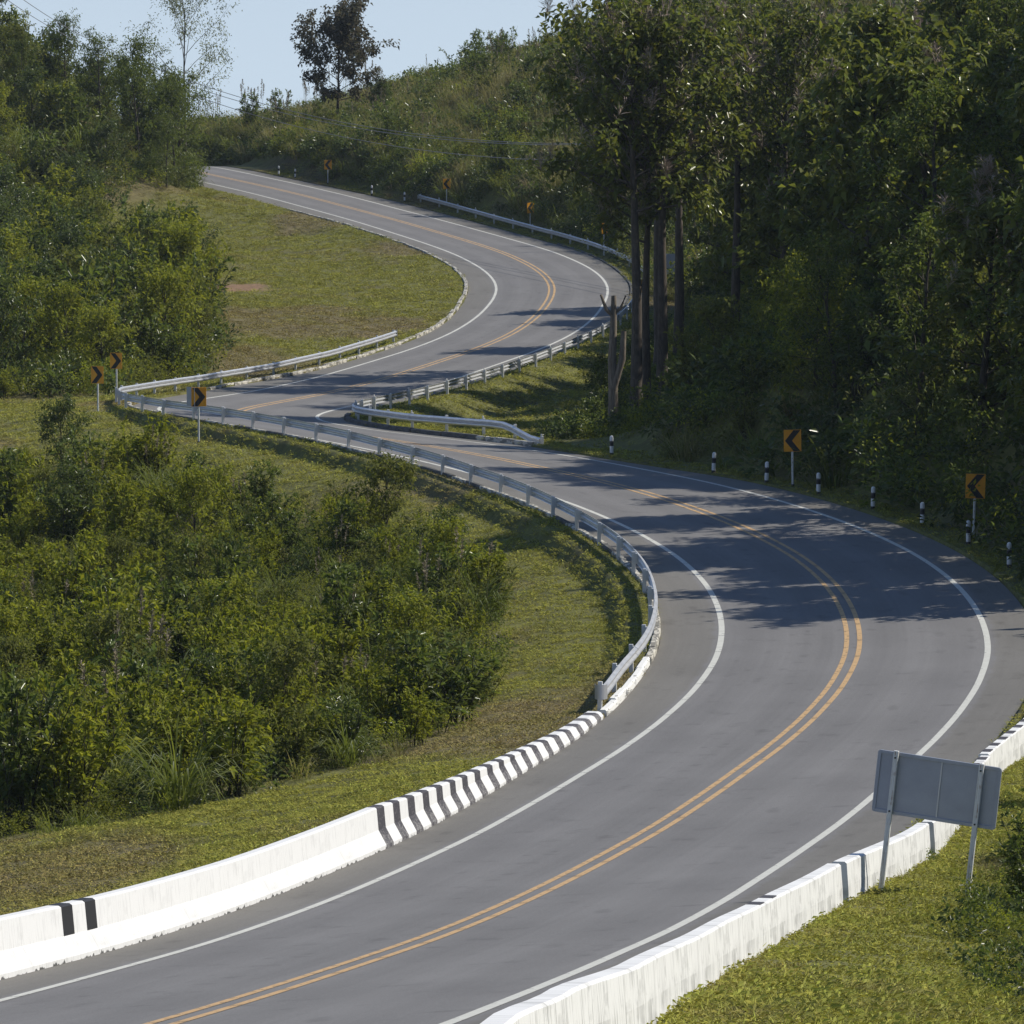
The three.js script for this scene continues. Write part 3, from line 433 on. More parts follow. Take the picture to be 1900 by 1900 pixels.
// broadleaved tree: tapered trunk, limbs, twigs, leaf clusters held at the twig ends, brown flower sprays on top
function tree(o) {
  const W = new Leaves(), L = new Leaves(), F = new Leaves(), bark = o.bark ?? [0.11, 0.095, 0.075], sway = rr(0, 6.28);
  const tops = [], trunk = [], n = 8; for (let i = 0; i <= n; i++) { const u = i / n; trunk.push(V(Math.cos(sway) * o.bend * u * u * o.h + rr(-0.05, 0.05) * (i ? 1 : 0), -0.5 + (o.h * 0.92 + 0.5) * u, Math.sin(sway) * o.bend * u * u * o.h + rr(-0.05, 0.05) * (i ? 1 : 0))); }
  W.tube(trunk, trunk.map((_, i) => o.r * (1 - 0.78 * i / n) * (i === 0 ? 1.35 : 1)), bark, 10);
  for (let k = 0; k < o.limbs; k++) {
    const u = mix(o.base, 0.97, Math.pow((k + 0.5) / o.limbs, 0.85)), f = u * n, i = Math.min(n - 1, Math.floor(f)), b = trunk[i].clone().lerp(trunk[i + 1], f - i), az = k * 2.4 + rr(-0.5, 0.5), prof = Math.sin(Math.PI * clamp((u - o.base) / (1.12 - o.base) * 0.85 + 0.15, 0, 1)), len = o.spread * (0.35 + 0.75 * prof) * rr(0.75, 1.2), el = mix(0.15, 1.1, (u - o.base) / (1 - o.base)) + rr(-0.2, 0.25), pts = [b];
    const dir = V(Math.cos(az) * Math.cos(el), Math.sin(el), Math.sin(az) * Math.cos(el)); for (let s = 1; s <= 4; s++) { dir.add(V(rr(-0.2, 0.2), rr(-0.08, 0.22), rr(-0.2, 0.2))).normalize(); pts.push(pts[s - 1].clone().addScaledVector(dir, len / 4)); }
    const lr = o.r * 0.34 * (1 - 0.5 * u); W.tube(pts, [lr, lr * 0.8, lr * 0.6, lr * 0.4, lr * 0.15], bark, 5);
    for (let t = 0; t < o.twigs; t++) {
      const v = rr(0.3, 1), j = Math.min(3, Math.floor(v * 4)), tb = pts[j].clone().lerp(pts[j + 1], v * 4 - j), td = sphere(); td.y = td.y * 0.7 + 0.25; td.addScaledVector(dir, 0.5).normalize(); const tl = o.spread * rr(0.14, 0.34), te = tb.clone().addScaledVector(td, tl); W.tube([tb, te], [lr * 0.22, lr * 0.08], bark, 3); tops.push(te);
      const shade = rr(0.8, 1.15);
      for (let q = 0; q < o.per; q++) { const w = rr(0.25, 1.1), d = sphere().addScaledVector(td, 0.5); d.y -= 0.05; const c = tint(o.pal[0], o.pal[1], 0.2).map((x) => x * shade); if (o.yellow && rnd() < o.yellow) { c[0] = 0.19; c[1] = 0.17; c[2] = 0.02; } L.leaf(tb.clone().addScaledVector(td, tl * w).add(sphere().multiplyScalar(o.clump * rr(0.1, 1))), d, o.leaf * rr(0.6, 1.25), o.leaf * o.asp * rr(0.8, 1.2), c, 0.2, rr(0.1, 0.6)); }
    }
  }
  if (o.sprays) { const hi = tops.filter((t) => t.y > o.h * 0.6); for (let k = 0; k < o.sprays; k++) { const t = hi[Math.floor(rnd() * hi.length)]; if (t) F.fuzz(t, V(rr(-0.4, 0.4), 1, rr(-0.4, 0.4)), rr(0.7, 1.2), 0.5, 30, [0.30, 0.235, 0.18]); } }
  return { wood: W.geo(true), leaves: L.geo(), sprays: o.sprays ? F.geo() : null };
}
const SH = [0, 1, 2].map(() => shrub({ h: 2.1, stems: 15, lean: 0.42, sprays: 8, per: 11, leaf: 0.16, asp: 0.46, pal: PAL.lime, flowers: 0.035 }))
  .concat([0, 1].map(() => shrub({ h: 1.7, stems: 13, lean: 0.55, sprays: 9, per: 11, leaf: 0.125, asp: 0.5, pal: PAL.olive })))
  .concat([0, 1].map(() => shrub({ h: 2.3, stems: 14, lean: 0.45, sprays: 8, per: 10, leaf: 0.21, asp: 0.36, pal: PAL.green })));
const CN = [0, 1].map(() => cane({ n: 150, r: 0.55, h: 2.0, w: 0.032, pal: PAL.cane, plumes: 0 })).concat([cane({ n: 140, r: 0.6, h: 2.0, w: 0.032, pal: PAL.cane, plumes: 3 }), cane({ n: 90, r: 0.6, h: 2.0, w: 0.03, pal: PAL.straw, plumes: 7 })]);
const TR = [0, 1, 2].map((k) => tree({ h: 10, r: 0.19, bend: 0.06, base: 0.12, limbs: 21, spread: 3.3, twigs: 8, per: 24, clump: 0.55, leaf: 0.4, asp: 0.62, pal: PAL.teak, yellow: 0.012, sprays: k ? 0 : 60 }))
  .concat([0, 1].map(() => tree({ h: 8, r: 0.14, bend: 0.1, base: 0.08, limbs: 18, spread: 2.8, twigs: 7, per: 24, clump: 0.5, leaf: 0.23, asp: 0.5, pal: PAL.green, yellow: 0.01 })));

// dense low growth, scattered as one mass
const UG = [];
for (const [n, r, h, leaf, asp, pal] of [[190, 0.8, 1.1, 0.15, 0.5, PAL.green], [240, 0.8, 1.1, 0.10, 0.5, PAL.lime], [170, 0.9, 1.2, 0.21, 0.5, PAL.deep], [240, 0.8, 1.0, 0.10, 0.45, PAL.olive]]) {
  const L = new Leaves(); const lobes = Array.from({ length: 6 }, () => { const a = rr(0, 6.28), q = rr(0, r * 0.75); return [V(Math.cos(a) * q, rr(0.15, 0.75) * h, Math.sin(a) * q), rr(0.3, 0.55) * r, rr(0.75, 1.2)]; });
  for (let k = 0; k < n; k++) { const [c, R, sh] = lobes[k % 6], d = sphere(); d.y = d.y * 0.8 + 0.25; const p = c.clone().addScaledVector(d, R * Math.pow(rnd(), 0.4)); p.y = Math.max(0.02, p.y); L.leaf(p, d.add(sphere().multiplyScalar(0.7)), leaf * rr(0.7, 1.3), leaf * asp, tint(pal[0], pal[1], 0.25).map((x) => x * sh), 0.22, rr(0, 0.4)); }
  UG.push(L.geo());
}
{ const L = new Leaves(); for (let k = 0; k < 60; k++) { const a = rr(0, 6.28), q = rr(0, 0.4); L.blade(V(Math.cos(a) * q, 0, Math.sin(a) * q), V(Math.cos(a) * rr(0.1, 0.7), 1, Math.sin(a) * rr(0.1, 0.7)), rr(0.6, 1.4), 0.035, tint(PAL.cane[0], PAL.cane[1], 0.3), rr(0.3, 1)); } UG.push(L.geo()); }
{ const L = new Leaves(); for (let k = 0; k < 60; k++) { const a = rr(0, 6.28), q = rr(0, 0.4); L.blade(V(Math.cos(a) * q, 0, Math.sin(a) * q), V(Math.cos(a) * rr(0.1, 0.5), 1, Math.sin(a) * rr(0.1, 0.5)), rr(0.7, 1.5), 0.03, tint([0.27, 0.235, 0.085], [0.17, 0.17, 0.05], 0.3), rr(0.2, 0.8)); } UG.push(L.geo()); }

// ---------------------------------------------------------------- where things grow (plan outlines in metres: x, z)
const inside = (poly) => (x, z) => { let c = false; for (let i = 0, j = poly.length - 1; i < poly.length; j = i++) { const [a, b] = poly[i], [p, q] = poly[j]; if ((b > z) !== (q > z) && x < (p - a) * (z - b) / (q - b) + a) c = !c; } return c; };
const A = {
  bowl: [[-30, -90], [-10.4, -98], [-7.9, -101], [-5.2, -104.5], [-2.6, -108.5], [-1.4, -115], [-0.5, -124], [-0.1, -135], [-0.7, -147], [-2.4, -154], [-5, -163.5], [-8.5, -171], [-12, -179], [-16, -185], [-21, -191], [-32, -194]],
  left: [[-50, -228], [-24, -228], [-19, -230], [-15.3, -244], [-15.6, -260], [-18.6, -294], [-21, -306], [-26, -318], [-29.5, -338], [-31, -353], [-50, -353]],
  hill: [[-90, -352], [-31, -353], [-26.5, -362], [-24.5, -370], [-24.8, -382], [-29, -395], [-38, -416], [-60, -440], [-90, -440]],
  bank: [[-60, -470], [-36, -440], [-24, -424], [-19, -402], [-14.5, -388], [-8.5, -374], [-1.5, -358], [4, -340], [7.6, -318], [9.4, -296], [40, -300], [70, -330], [70, -470]],
  slope: [[14.5, -126], [14.8, -138], [14, -150], [11.4, -163], [8, -172], [5.2, -180], [6, -192], [9, -206], [12, -225], [13, -250], [12.5, -275], [12, -296], [40, -300], [70, -290], [70, -126]],
  gully: [[2.4, -186], [5.2, -181], [6, -192], [9, -206], [12, -225], [13, -250], [12, -280], [8.8, -280], [6, -262], [4.2, -247], [4, -232], [3.4, -220], [1.4, -205], [1.2, -195]],
  apron: [[4.5, -40], [5.0, -62], [6.2, -78], [8.4, -92], [12, -104], [14, -96], [9, -80], [7, -60], [6.4, -40]],
  corner: [[5.4, -50], [5.7, -60], [6.5, -68], [7.3, -74], [8.4, -80], [10.2, -88], [12, -96], [17, -112], [24, -112], [20, -50]],
};
const IN = Object.fromEntries(Object.entries(A).map(([k, p]) => [k, inside(p)]));
const box = (p) => [Math.min(...p.map((q) => q[0])), Math.max(...p.map((q) => q[0])), Math.min(...p.map((q) => q[1])), Math.max(...p.map((q) => q[1]))];
const seen = (x, z, m = 6) => Math.abs(x) < 0.1056 * -z + m;
function scatter(key, gap, clear, f, m = 6) {
  const [x0, x1, z0, z1] = box(A[key]);
  for (let z = z0; z < z1; z += gap) for (let x = x0; x < x1; x += gap) {
    const px = x + rr(-0.5, 0.5) * gap, pz = z + rr(-0.5, 0.5) * gap; if (!IN[key](px, pz) || !seen(px, pz, m)) continue; const n = near(px, pz); if (Math.abs(n.off) < clear) continue; f(px, pz, n);
  }
}
const Z = V(0, 1, 0);
// undergrowth: one instanced mass per leaf kind
const pools = UG.map(() => []);
function sow(key, gap, clear, weights, s0, s1, m, most = 1e9, only = null) { const tot = weights.reduce((a, b) => a + b, 0); scatter(key, gap, clear, (x, z, n) => { if (Math.abs(n.off) > most || (only && !only(x, z))) return; let k = 0, t = rnd() * tot; const cl = fbm(x * 0.22 + 5, z * 0.22, 3); t = clamp(t * 0.55 + cl * tot * 0.45 + (cl - 0.5) * tot * 0.8, 0, tot * 0.999); while (t > weights[k]) t -= weights[k++]; pools[k].push([x, ground(x, z, n) - 0.1, z, rr(s0, s1), rr(0.8, 1.25), rr(0, 6.28), rr(0.7, 1.25)]); }, m); }
sow('bowl', 0.7, 6.5, [4, 8, 1.2, 5, 2.0, 0.5], 0.4, 0.85);
sow('left', 1.1, 6.8, [4, 4, 3, 5, 2, 0.6], 0.8, 1.6);
sow('hill', 1.3, 5.6, [4, 3, 2, 4, 4, 2], 1.0, 2.0);
sow('bank', 1.3, 6.5, [3, 2, 3, 4, 4, 6], 0.9, 1.9);
sow('bank', 1.1, 6.6, [4, 1, 5, 3, 3, 2], 0.8, 1.5, 2, 15);
sow('bank', 1.25, 9, [0.2, 0.5, 0, 1, 1, 8], 0.9, 1.7, 2, 1e9, (x, z) => z < -383 + Math.max(0, x) * 0.6);
sow('slope', 1.1, 6.1, [4, 1.5, 6, 3, 2, 0.7], 0.9, 1.9, 14);
sow('gully', 0.9, 7.4, [4, 2, 4, 3, 3, 0.3], 0.5, 1.1);
sow('corner', 0.6, 6.1, [4, 3, 4, 4, 1, 0.6], 0.25, 0.55, 4);
sow('apron', 0.95, 5.9, [3, 4, 1, 4, 1, 2], 0.14, 0.32, 4);
const kinds = ['broad green', 'yellow-green', 'dark large-leaved', 'dull olive', 'green grassy', 'dry straw-coloured'];
pools.forEach((list, k) => {
  const m = new THREE.InstancedMesh(UG[k], k < 4 ? (k === 2 ? M.glossy : M.leaf) : M.blade, list.length), mt = new THREE.Matrix4(), q = new THREE.Quaternion(); m.name = numbered('undergrowth'); m.castShadow = m.receiveShadow = true;
  list.forEach(([x, y, z, s, sy, a, t], i) => { q.setFromAxisAngle(Z, a); m.setMatrixAt(i, mt.compose(V(x, y, z), q, V(s, s * sy, s))); m.setColorAt(i, lin(t, t, t * rr(0.9, 1.1))); });
  scene.add(m); tag(m, kinds[k] + ' undergrowth covering the slopes and the hollow', 'undergrowth', null, 'stuff');
});
// countable plants standing out of the mass
function plant(name, parts, label, category, group, x, z, s, sy = 1, lean = 0) {
  const g = new THREE.Group(); g.name = numbered(name); g.position.set(x, ground(x, z) - 0.04, z); g.rotation.set(rr(-lean, lean), rr(0, 6.28), rr(-lean, lean)); g.scale.set(s, s * sy, s);
  for (const [n, geo, m] of parts) if (geo) local(n, geo, m, g); scene.add(g); return tag(g, label, category, group);
}
const shrubParts = (k) => [['foliage', SH[k].leaves, k > 4 ? M.glossy : M.leaf], ['stems', SH[k].stems, M.bark]];
const caneParts = (k) => [['blades', CN[k].leaves, M.blade], ['plumes', CN[k].plumes, M.plume]];
const treeParts = (k) => [['trunk', TR[k].wood, M.bark], ['crown', TR[k].leaves, k < 3 ? M.glossy : M.leaf], ['flower_sprays', TR[k].sprays, M.plume]];
const shrubName = ['leafy_shrub', 'leafy_shrub', 'leafy_shrub', 'olive_shrub', 'olive_shrub', 'broadleaf_shrub', 'broadleaf_shrub'], shrubLook = ['yellow-green leafy shrub', 'yellow-green leafy shrub', 'yellow-green leafy shrub', 'low olive-green shrub', 'low olive-green shrub', 'tall dark-leaved shrub', 'tall dark-leaved shrub'];
const AREAS = {
  bowl: (x, z) => (z > -112 ? 'behind the long white barrier' : x > -5 && z > -150 ? 'at the edge of the verge inside the big bend' : z < -165 ? 'below the guardrail near the hairpin' : z < -140 ? 'in the far half of the hollow' : 'in the middle of the hollow left of the road'),
  left: (x, z) => (z > -245 ? 'just behind the hairpin chevrons' : z > -290 ? 'left of the mown hillside' : 'at the foot of the left-hand hill'),
  hill: (x, z) => (x > -30 ? 'overhanging the road at the hill\u2019s right end' : x > -38 ? 'on the middle of the left-hand hill' : 'on the upper left of the left-hand hill'),
  bank: (x, z) => (z < -405 ? 'on the skyline behind the far road' : x < -5 ? 'on the far bank above the farthest chevron' : x < 6 ? 'on the far bank above the far guardrail' : 'high on the far bank towards the wood'),
  gully: (x, z) => (z > -205 ? 'in the shade by the bare trunk' : 'in the gully beneath the tall trunks'),
  corner: (x, z) => (z > -78 ? 'in the bottom right corner' : 'to the right of the sign poles'),
  slope: (x, z) => (x < 14 ? 'at the left edge of the wood on the right' : z > -170 ? 'on the near part of the wooded right slope' : z > -225 ? 'in the middle of the wooded right slope' : 'high at the back of the wooded right slope'),
};
function grow(key, gap, clear, s0, s1, picks, m = 3) {
  scatter(key, gap, clear, (x, z) => {
    if (key === 'slope' && (z < -218 || x / -z > 0.115)) return; const where = AREAS[key](x, z);
    const v = picks[Math.floor(clamp(fbm(x * 0.16 + 1, z * 0.16 + 7, 2) * 1.6 - 0.3 + rr(-0.25, 0.25), 0, 0.999) * picks.length)];
    const cl = key === 'bowl' || key === 'left' ? mix(0.66, 1.18, smooth(0.34, 0.66, fbm(x * 0.2 + 11, z * 0.13 + 4, 2))) * (key === 'bowl' ? mix(1.05, 0.95, smooth(-145, -175, z)) : 1) : 1;
    if (v < 10) plant(shrubName[v], shrubParts(v), shrubLook[v] + ' ' + where, 'shrub', shrubLook[v] + ' plants ' + where, x, z, rr(s0, s1) * cl, rr(0.9, 1.25));
    else plant('cane_grass', caneParts(v - 10), (v > 11 ? 'arching cane grass with pale plumes ' : 'clump of arching green cane grass ') + where, 'grass clump', (v > 11 ? 'plumed ' : '') + 'cane grass ' + where, x, z, rr(s0, s1) * cl, rr(0.85, 1.15));
  }, m);
}
grow('bowl', 1.95, 7.5, 0.8, 1.2, [0, 1, 2, 3, 0, 5, 11, 1, 12, 6, 4, 2, 1, 0]);
grow('left', 4.0, 8, 1.3, 2.2, [0, 3, 1, 6, 2, 5, 0, 4, 1], 2);
grow('hill', 4.6, 6.5, 1.4, 2.3, [5, 3, 6, 10, 5, 2, 6, 13, 4], 2);
grow('bank', 6.2, 8.2, 1.0, 1.7, [13, 12, 5, 13, 6, 3, 12, 4], 1);
grow('gully', 2.8, 8.5, 0.4, 0.8, [5, 10, 6, 4, 5]);
grow('slope', 3.6, 7.4, 0.8, 1.5, [5, 6, 3, 5, 10, 4, 6, 0]);
grow('corner', 2.0, 7.0, 0.3, 0.5, [5, 6, 3, 5, 4, 6], 2);

// trees of the right-hand slope
const treeLook = ['large-leaved tree with brown flower sprays', 'large-leaved tree with glossy leaves', 'large-leaved tree with glossy leaves', 'bushy small-leaved tree', 'bushy small-leaved tree'];
const slopeTree = (x, z, k = Math.floor(rnd() * 5), s = rr(0.75, 1.15), sy = rr(0.85, 1.15)) => plant('slope_tree', treeParts(k), treeLook[k] + ' ' + AREAS.slope(x, z), 'tree', treeLook[k] + ', ' + AREAS.slope(x, z), x, z, s, sy, 0.05);
scatter('slope', 4.9, 9.5, (x, z) => { if ((z < -168 || x > 24) && x / -z > (z < -225 ? 0.034 : 0.02) && !(x < 13 && z > -240)) slopeTree(x, z); }, 8);
for (const [x, z, k, s] of [[17.2, -134.5, 0, 0.9], [18.4, -138.4, 2, 0.98], [16.9, -142.5, 1, 0.85], [17.4, -146.8, 2, 0.95], [16.2, -151, 3, 1.05], [15.2, -156.5, 0, 0.85], [13.6, -162, 4, 0.9], [21.5, -150, 1, 1.1], [21.5, -142, 0, 1.05], [20.5, -146, 2, 1.05], [19.5, -157, 2, 1.1], [20.3, -136.6, 1, 0.95], [11.4, -170, 3, 0.7]]) slopeTree(x, z, k, s);

// the tall trees in the gully, their bare trunks in front of the upper bend
const TALL = [0, 1, 2].map(() => tree({ h: 17.5, r: 0.3, bend: 0.03, base: 0.58, limbs: 26, spread: 4.4, twigs: 8, per: 24, clump: 0.65, leaf: 0.36, asp: 0.6, pal: PAL.teak, yellow: 0.012, sprays: 110, bark: [0.15, 0.128, 0.105] }));
[[5.5, -214, 0, 1, 'leftmost and thickest'], [6.0, -217.5, 1, 0.85, 'second from the left'], [6.65, -215, 2, 0.95, 'third from the left'], [10.6, -230, 1, 0.92, 'set back to the right'], [12.4, -221, 0, 0.85, 'rightmost'], [7.4, -243, 2, 1.05, 'farthest left behind the rest'], [8.6, -251, 0, 1.05, 'behind the rest, by the upper bend']].forEach(([x, z, k, s, w]) => plant('tall_tree', [['trunk', TALL[k].wood, M.bark], ['crown', TALL[k].leaves, M.glossy], ['flower_sprays', TALL[k].sprays, M.plume]], 'tall bare-trunked tree in the gully, ' + w + ' of the group', 'tree', 'tall trees in the gully', x, z, s, 1, 0.015));
{ // dead trunk with broken limbs
  const L = new Leaves(), c = [0.30, 0.26, 0.21]; L.tube([V(0, -0.4, 0), V(0.02, 1.5, 0), V(-0.03, 3.2, 0.02), V(0.02, 4.6, 0), V(0.03, 5.7, 0)], [0.25, 0.2, 0.17, 0.14, 0.1], c, 10);
  L.tube([V(0.02, 4.9, 0), V(-0.28, 5.15, 0.1), V(-0.5, 5.75, 0.1)], [0.1, 0.08, 0.05], c, 6); L.tube([V(0.02, 5.0, 0), V(0.3, 5.2, 0), V(0.5, 5.7, 0.05)], [0.09, 0.07, 0.04], c, 6); L.tube([V(0, 2.0, 0.1), V(0.36, 3.2, 0.1), V(0.42, 4.3, 0.1)], [0.15, 0.14, 0.1], c, 8);
  plant('dead_tree', [['trunk', L.geo(true), M.bark]], 'bare broken grey trunk standing before the upper bend', 'tree', null, 4.0, -192, 1, 1, 0).rotation.y = 0.1;
}
// leafy trees crowding the road at the right end of the left-hand hill, clothed to the ground
const DENSE = [0, 1].map(() => tree({ h: 8, r: 0.13, bend: 0.06, base: 0.05, limbs: 26, spread: 2.9, twigs: 7, per: 20, clump: 0.5, leaf: 0.25, asp: 0.45, pal: PAL.green }));
const woody = (t, m = M.leaf) => [['trunk', t.wood, M.bark], ['crown', t.leaves, m]];
[[-25.9, -364, 0.62], [-25.7, -370, 0.85], [-25.6, -376, 0.95], [-26.3, -381, 1.0], [-28.2, -368, 0.95], [-28.8, -376, 1.0], [-31.5, -372, 0.8], [-30.5, -382, 0.9], [-28, -386, 0.95], [-34.5, -376, 0.7], [-37, -368, 0.65]].forEach(([x, z, s], i) => plant('hillside_tree', woody(DENSE[i % 2], i % 3 ? M.leaf : M.glossy), 'bushy tree leafy to the ground ' + (z > -371 ? 'at the near foot of the left-hand hill' : x > -27 ? 'crowding the road at the right end of the hill' : 'high on the left-hand hill'), 'tree', 'leafy trees on the left-hand hill', x, z, s, rr(0.9, 1.1), 0.05));
// rounded bushes that stand out of the scrub, in three leaf colours
const ROUNDED = [PAL.deep, PAL.olive, PAL.lime].map((pal) => tree({ h: 3.6, r: 0.08, bend: 0.05, base: 0.04, limbs: 24, spread: 2.0, twigs: 7, per: 18, clump: 0.34, leaf: 0.19, asp: 0.48, pal })), roundLook = ['dark green', 'olive green', 'bright yellow-green'];
const rounded = (x, z, k, s, where) => plant('rounded_bush', woody(ROUNDED[k], k ? M.leaf : M.glossy), 'rounded ' + roundLook[k] + ' bush ' + where, 'bush', 'rounded ' + roundLook[k] + ' bushes ' + where, x, z, s, rr(0.85, 1.15), 0.05);
scatter('left', 6.2, 8.5, (x, z) => rounded(x, z, Math.floor(rnd() * 2.7), rr(0.8, 1.35), AREAS.left(x, z)), 1);
scatter('hill', 7.5, 8.5, (x, z) => rounded(x, z, Math.floor(rnd() * 2.5), rr(0.9, 1.4), AREAS.hill(x, z)), 1);
scatter('bowl', 7.5, 8.5, (x, z) => rounded(x, z, Math.floor(rnd() * 3), rr(0.45, 0.75), AREAS.bowl(x, z)), 1);
scatter('slope', 6.5, 8.5, (x, z) => { if (z > -232) rounded(x, z, rnd() < 0.6 ? 2 : 1, rr(0.7, 1.3), AREAS.slope(x, z)); }, -0.5);
// skyline trees
const FEATHER = tree({ h: 11.5, r: 0.11, bend: 0.05, base: 0.3, limbs: 19, spread: 4.2, twigs: 9, per: 26, clump: 0.6, leaf: 0.19, asp: 0.35, pal: PAL.olive, bark: [0.16, 0.14, 0.12] });
const ROUND = tree({ h: 8.8, r: 0.16, bend: 0.03, base: 0.34, limbs: 25, spread: 4.7, twigs: 9, per: 46, clump: 0.6, leaf: 0.32, asp: 0.6, pal: PAL.red });
const DARK = tree({ h: 5.6, r: 0.11, bend: 0.05, base: 0.08, limbs: 20, spread: 2.2, twigs: 7, per: 24, clump: 0.45, leaf: 0.26, asp: 0.5, pal: PAL.deep });
plant('feathery_tree', woody(FEATHER), 'slender feathery tree rising from the left-hand hill against the sky', 'tree', null, -25.9, -386, 1.2, 1.1, 0.02);
plant('skyline_tree', woody(ROUND), 'round-crowned dark tree standing alone on the skyline', 'tree', null, -15.2, -424, 1, 1, 0.01);
[[-33.2, -388, 0.95, 'left of the three'], [-30.2, -391, 0.85, 'middle of the three'], [-28.2, -390, 0.8, 'right of the three']].forEach(([x, z, s, w]) => plant('hilltop_tree', woody(DARK, M.glossy), 'dark bushy tree on top of the left-hand hill, ' + w, 'tree', 'dark trees on the left-hand hill', x, z, s, rr(0.9, 1.1), 0.03));
plant('hilltop_tree', woody(DARK), 'dark tree at the upper left corner against the sky', 'tree', null, -42, -386, 0.9, 1.1, 0.03);
plant('small_conifer_like_tree', woody(DARK), 'small dense dark tree right of the round skyline tree', 'tree', null, -11.3, -421, 0.52, 1.25, 0.01).name = 'dense_tree';
plant('sapling', woody(DARK), 'small leafy sapling on the ridge of the far bank', 'tree', null, 1.5, -402, 0.4, 1, 0.05);
plant('roadside_tree', treeParts(3), 'small tree right of the sign, beyond the frame', 'tree', null, 12.7, -91, 0.62, 1, 0.03);
plant('dry_weeds', caneParts(3), 'small clump of dry weeds between far guide posts', 'weeds', null, at(326, -6).x, at(326, -6).z, 0.42, 0.9).name = 'dry_weed_clump';
plant('broadleaf_shrub', shrubParts(6), 'dark low shrub at the roadside corner of the left-hand hill', 'shrub', null, at(334, 7.4).x, at(334, 7.4).z, 0.6, 0.8);
for (const [x, z, s] of [[8.0, -74, 0.6], [9.0, -79, 0.7], [7.4, -69, 0.5], [9.3, -82, 0.6], [8.6, -70, 0.7]]) plant('broadleaf_shrub', shrubParts(5 + (z > -78 ? 0 : 1)), 'tall dark-leaved shrub ' + AREAS.corner(x, z), 'shrub', 'tall dark-leaved shrub plants ' + AREAS.corner(x, z), x, z, s, 1);

// ---------------------------------------------------------------- mown and weedy grass of verges and hillside
{
  const tuft = (n, r, h0, h1, w) => { const L = new Leaves(); for (let k = 0; k < n; k++) { const a = rr(0, 6.28), q = rr(0, r); if (rnd() < 0.6) L.blade(V(Math.cos(a) * q, 0, Math.sin(a) * q), V(Math.cos(a) * rr(0.4, 1.9), 1, Math.sin(a) * rr(0.4, 1.9)), rr(h0, h1), w, tint([1, 1, 0.95], [0.7, 0.85, 0.8], 0.25), rr(0.2, 0.9), 2); else L.leaf(V(Math.cos(a) * q, rr(0.01, h0), Math.sin(a) * q), V(Math.cos(a + 1), rr(0, 0.9), Math.sin(a + 1)), rr(0.04, 0.09), 0.03, tint([1, 1, 0.9], [0.7, 0.85, 0.8], 0.25)); } return L.geo(); };
  const T = [tuft(26, 0.16, 0.05, 0.13, 0.012), tuft(20, 0.14, 0.08, 0.2, 0.012), tuft(22, 0.2, 0.04, 0.09, 0.014)], pool = [[], [], []], scrub = ['bowl', 'left', 'hill', 'bank', 'slope', 'gully'];
  for (let z = -26; z > -402; z -= 1) {
    const hw = 0.1056 * -z + 3, d = z > -100 ? 46 : z > -135 ? 36 : z > -175 ? 20 : z > -230 ? 12 : 7, s = z > -135 ? 1 : z > -175 ? 1.15 : z > -230 ? 1.4 : 1.75;
    for (let k = Math.round(2 * hw * d); k > 0; k--) {
      const x = rr(-hw, hw), pz = z + rr(-0.5, 0.5), n = near(x, pz), e = Math.abs(n.off), w = n.off > 0 ? paveL(n.st) : paveR(n.st); if (e < w + 0.16 || e > 30) continue;
      if (scrub.some((q) => IN[q](x, pz)) && rnd() > 0.06) continue; if (rnd() < bare(x, pz) * 0.93) continue; const dr = dry(x, pz), lush = noise(x * 0.7 + 9, pz * 0.7);
      const t = dr > 0.5 ? 2 : lush > 0.55 ? 1 : 0, v = rr(0.75, 1.25), f = clamp(dr + rr(-0.25, 0.25), 0, 1);
      pool[t].push([x, ground(x, pz, n) - 0.01, pz, s * rr(0.7, 1.3), rr(0, 6.28), mix(0.335, 0.315, f) * v, mix(0.305, 0.240, f) * v, mix(0.055, 0.100, f) * v]);
    }
  }
  pool.forEach((list, k) => {
    const m = new THREE.InstancedMesh(T[k], M.grass, list.length), mt = new THREE.Matrix4(), q = new THREE.Quaternion(); m.name = numbered('grass'); m.castShadow = m.receiveShadow = true;
    list.forEach(([x, y, z, s, a, r, g, b], i) => { q.setFromAxisAngle(Z, a); m.setMatrixAt(i, mt.compose(V(x, y, z), q, V(s, s, s))); m.setColorAt(i, lin(r, g, b)); });
    scene.add(m); tag(m, ['short green grass on verges and hillside', 'taller weedy grass on verges and hillside', 'dry mown grass in brownish patches'][k], 'grass', null, 'stuff');
  });
}

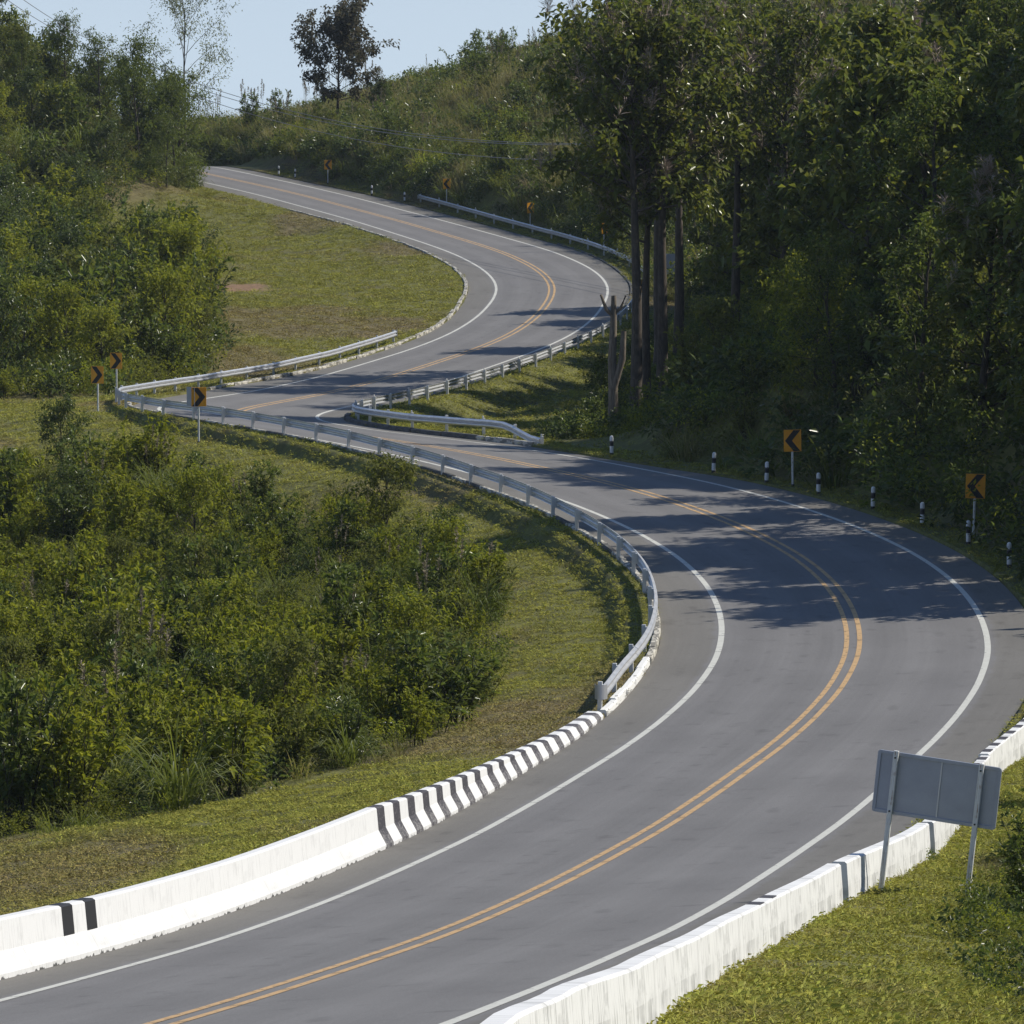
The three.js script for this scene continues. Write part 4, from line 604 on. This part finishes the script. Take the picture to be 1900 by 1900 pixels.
// ---------------------------------------------------------------- power line
{
  const line = (a, b, sag, label) => { const pts = []; for (let i = 0; i <= 24; i++) { const u = i / 24, p = a.clone().lerp(b, u); p.y -= sag * 4 * u * (1 - u); pts.push(p); } const m = mesh('power_line', new THREE.TubeGeometry(new THREE.CatmullRomCurve3(pts), 48, 0.024, 5), M.wire); tag(m, label, 'wire', 'overhead wires'); };
  const P1 = V(-31, 16.2, -392), P2 = V(19.5, 12.4, -298), P0 = V(-40.5, 26, -328);
  [[-0.5, 0, 'upper'], [0.5, 0.05, 'middle'], [0, -0.75, 'lower']].forEach(([dx, dy, w]) => line(P1.clone().add(V(dx, dy, dx)), P2.clone().add(V(dx, dy * 1.6, -dx)), 3.6, w + ' power wire sagging across the dark far bank'));
  [[-0.5, 0, 'left'], [0.7, 0, 'right']].forEach(([dx, dy, w]) => line(P0.clone().add(V(dx, dy, 0)), P1.clone().add(V(dx, dy, 0)), 1.2, 'thin power wire in the sky at upper left, ' + w + ' of the two'));
  for (const [P, w] of [[P1, 'concrete utility pole half hidden in the left-hand hill growth'], [P2, 'concrete utility pole hidden among the trees on the right']]) {
    const y = ground(P.x, P.z), t = thing('utility_pole', w, 'utility pole', V(P.x, y, P.z)), h = P.y - y + 0.15, g = new THREE.CylinderGeometry(0.1, 0.16, h + 0.5, 10); g.translate(0, h / 2 - 0.25, 0); local('pole', g, M.kerb, t); const c = new RoundedBoxGeometry(1.5, 0.1, 0.1, 1, 0.01); c.rotateY(-0.6); c.translate(0, h - 0.25, 0); local('crossarm', c, M.kerb, t);
  }
}
{ // pale panel glimpsed between the trunks
  const x = 9.9, z = -301, y = ground(x, z), t = thing('road_sign', 'pale grey sign back glimpsed between the tall trunks', 'road sign', V(x, y, z)); const p = new RoundedBoxGeometry(1.3, 1.3, 0.02, 1, 0.008); p.translate(0, 1.75, 0); local('panel', p, M.signBack, t);
  for (const dx of [-0.4, 0.4]) { const g = new THREE.CylinderGeometry(0.04, 0.04, 2.9, 8); g.translate(dx, 1.0, 0.055); local('pole', g, M.signPole, t); }
}

renderer.render(scene, camera);
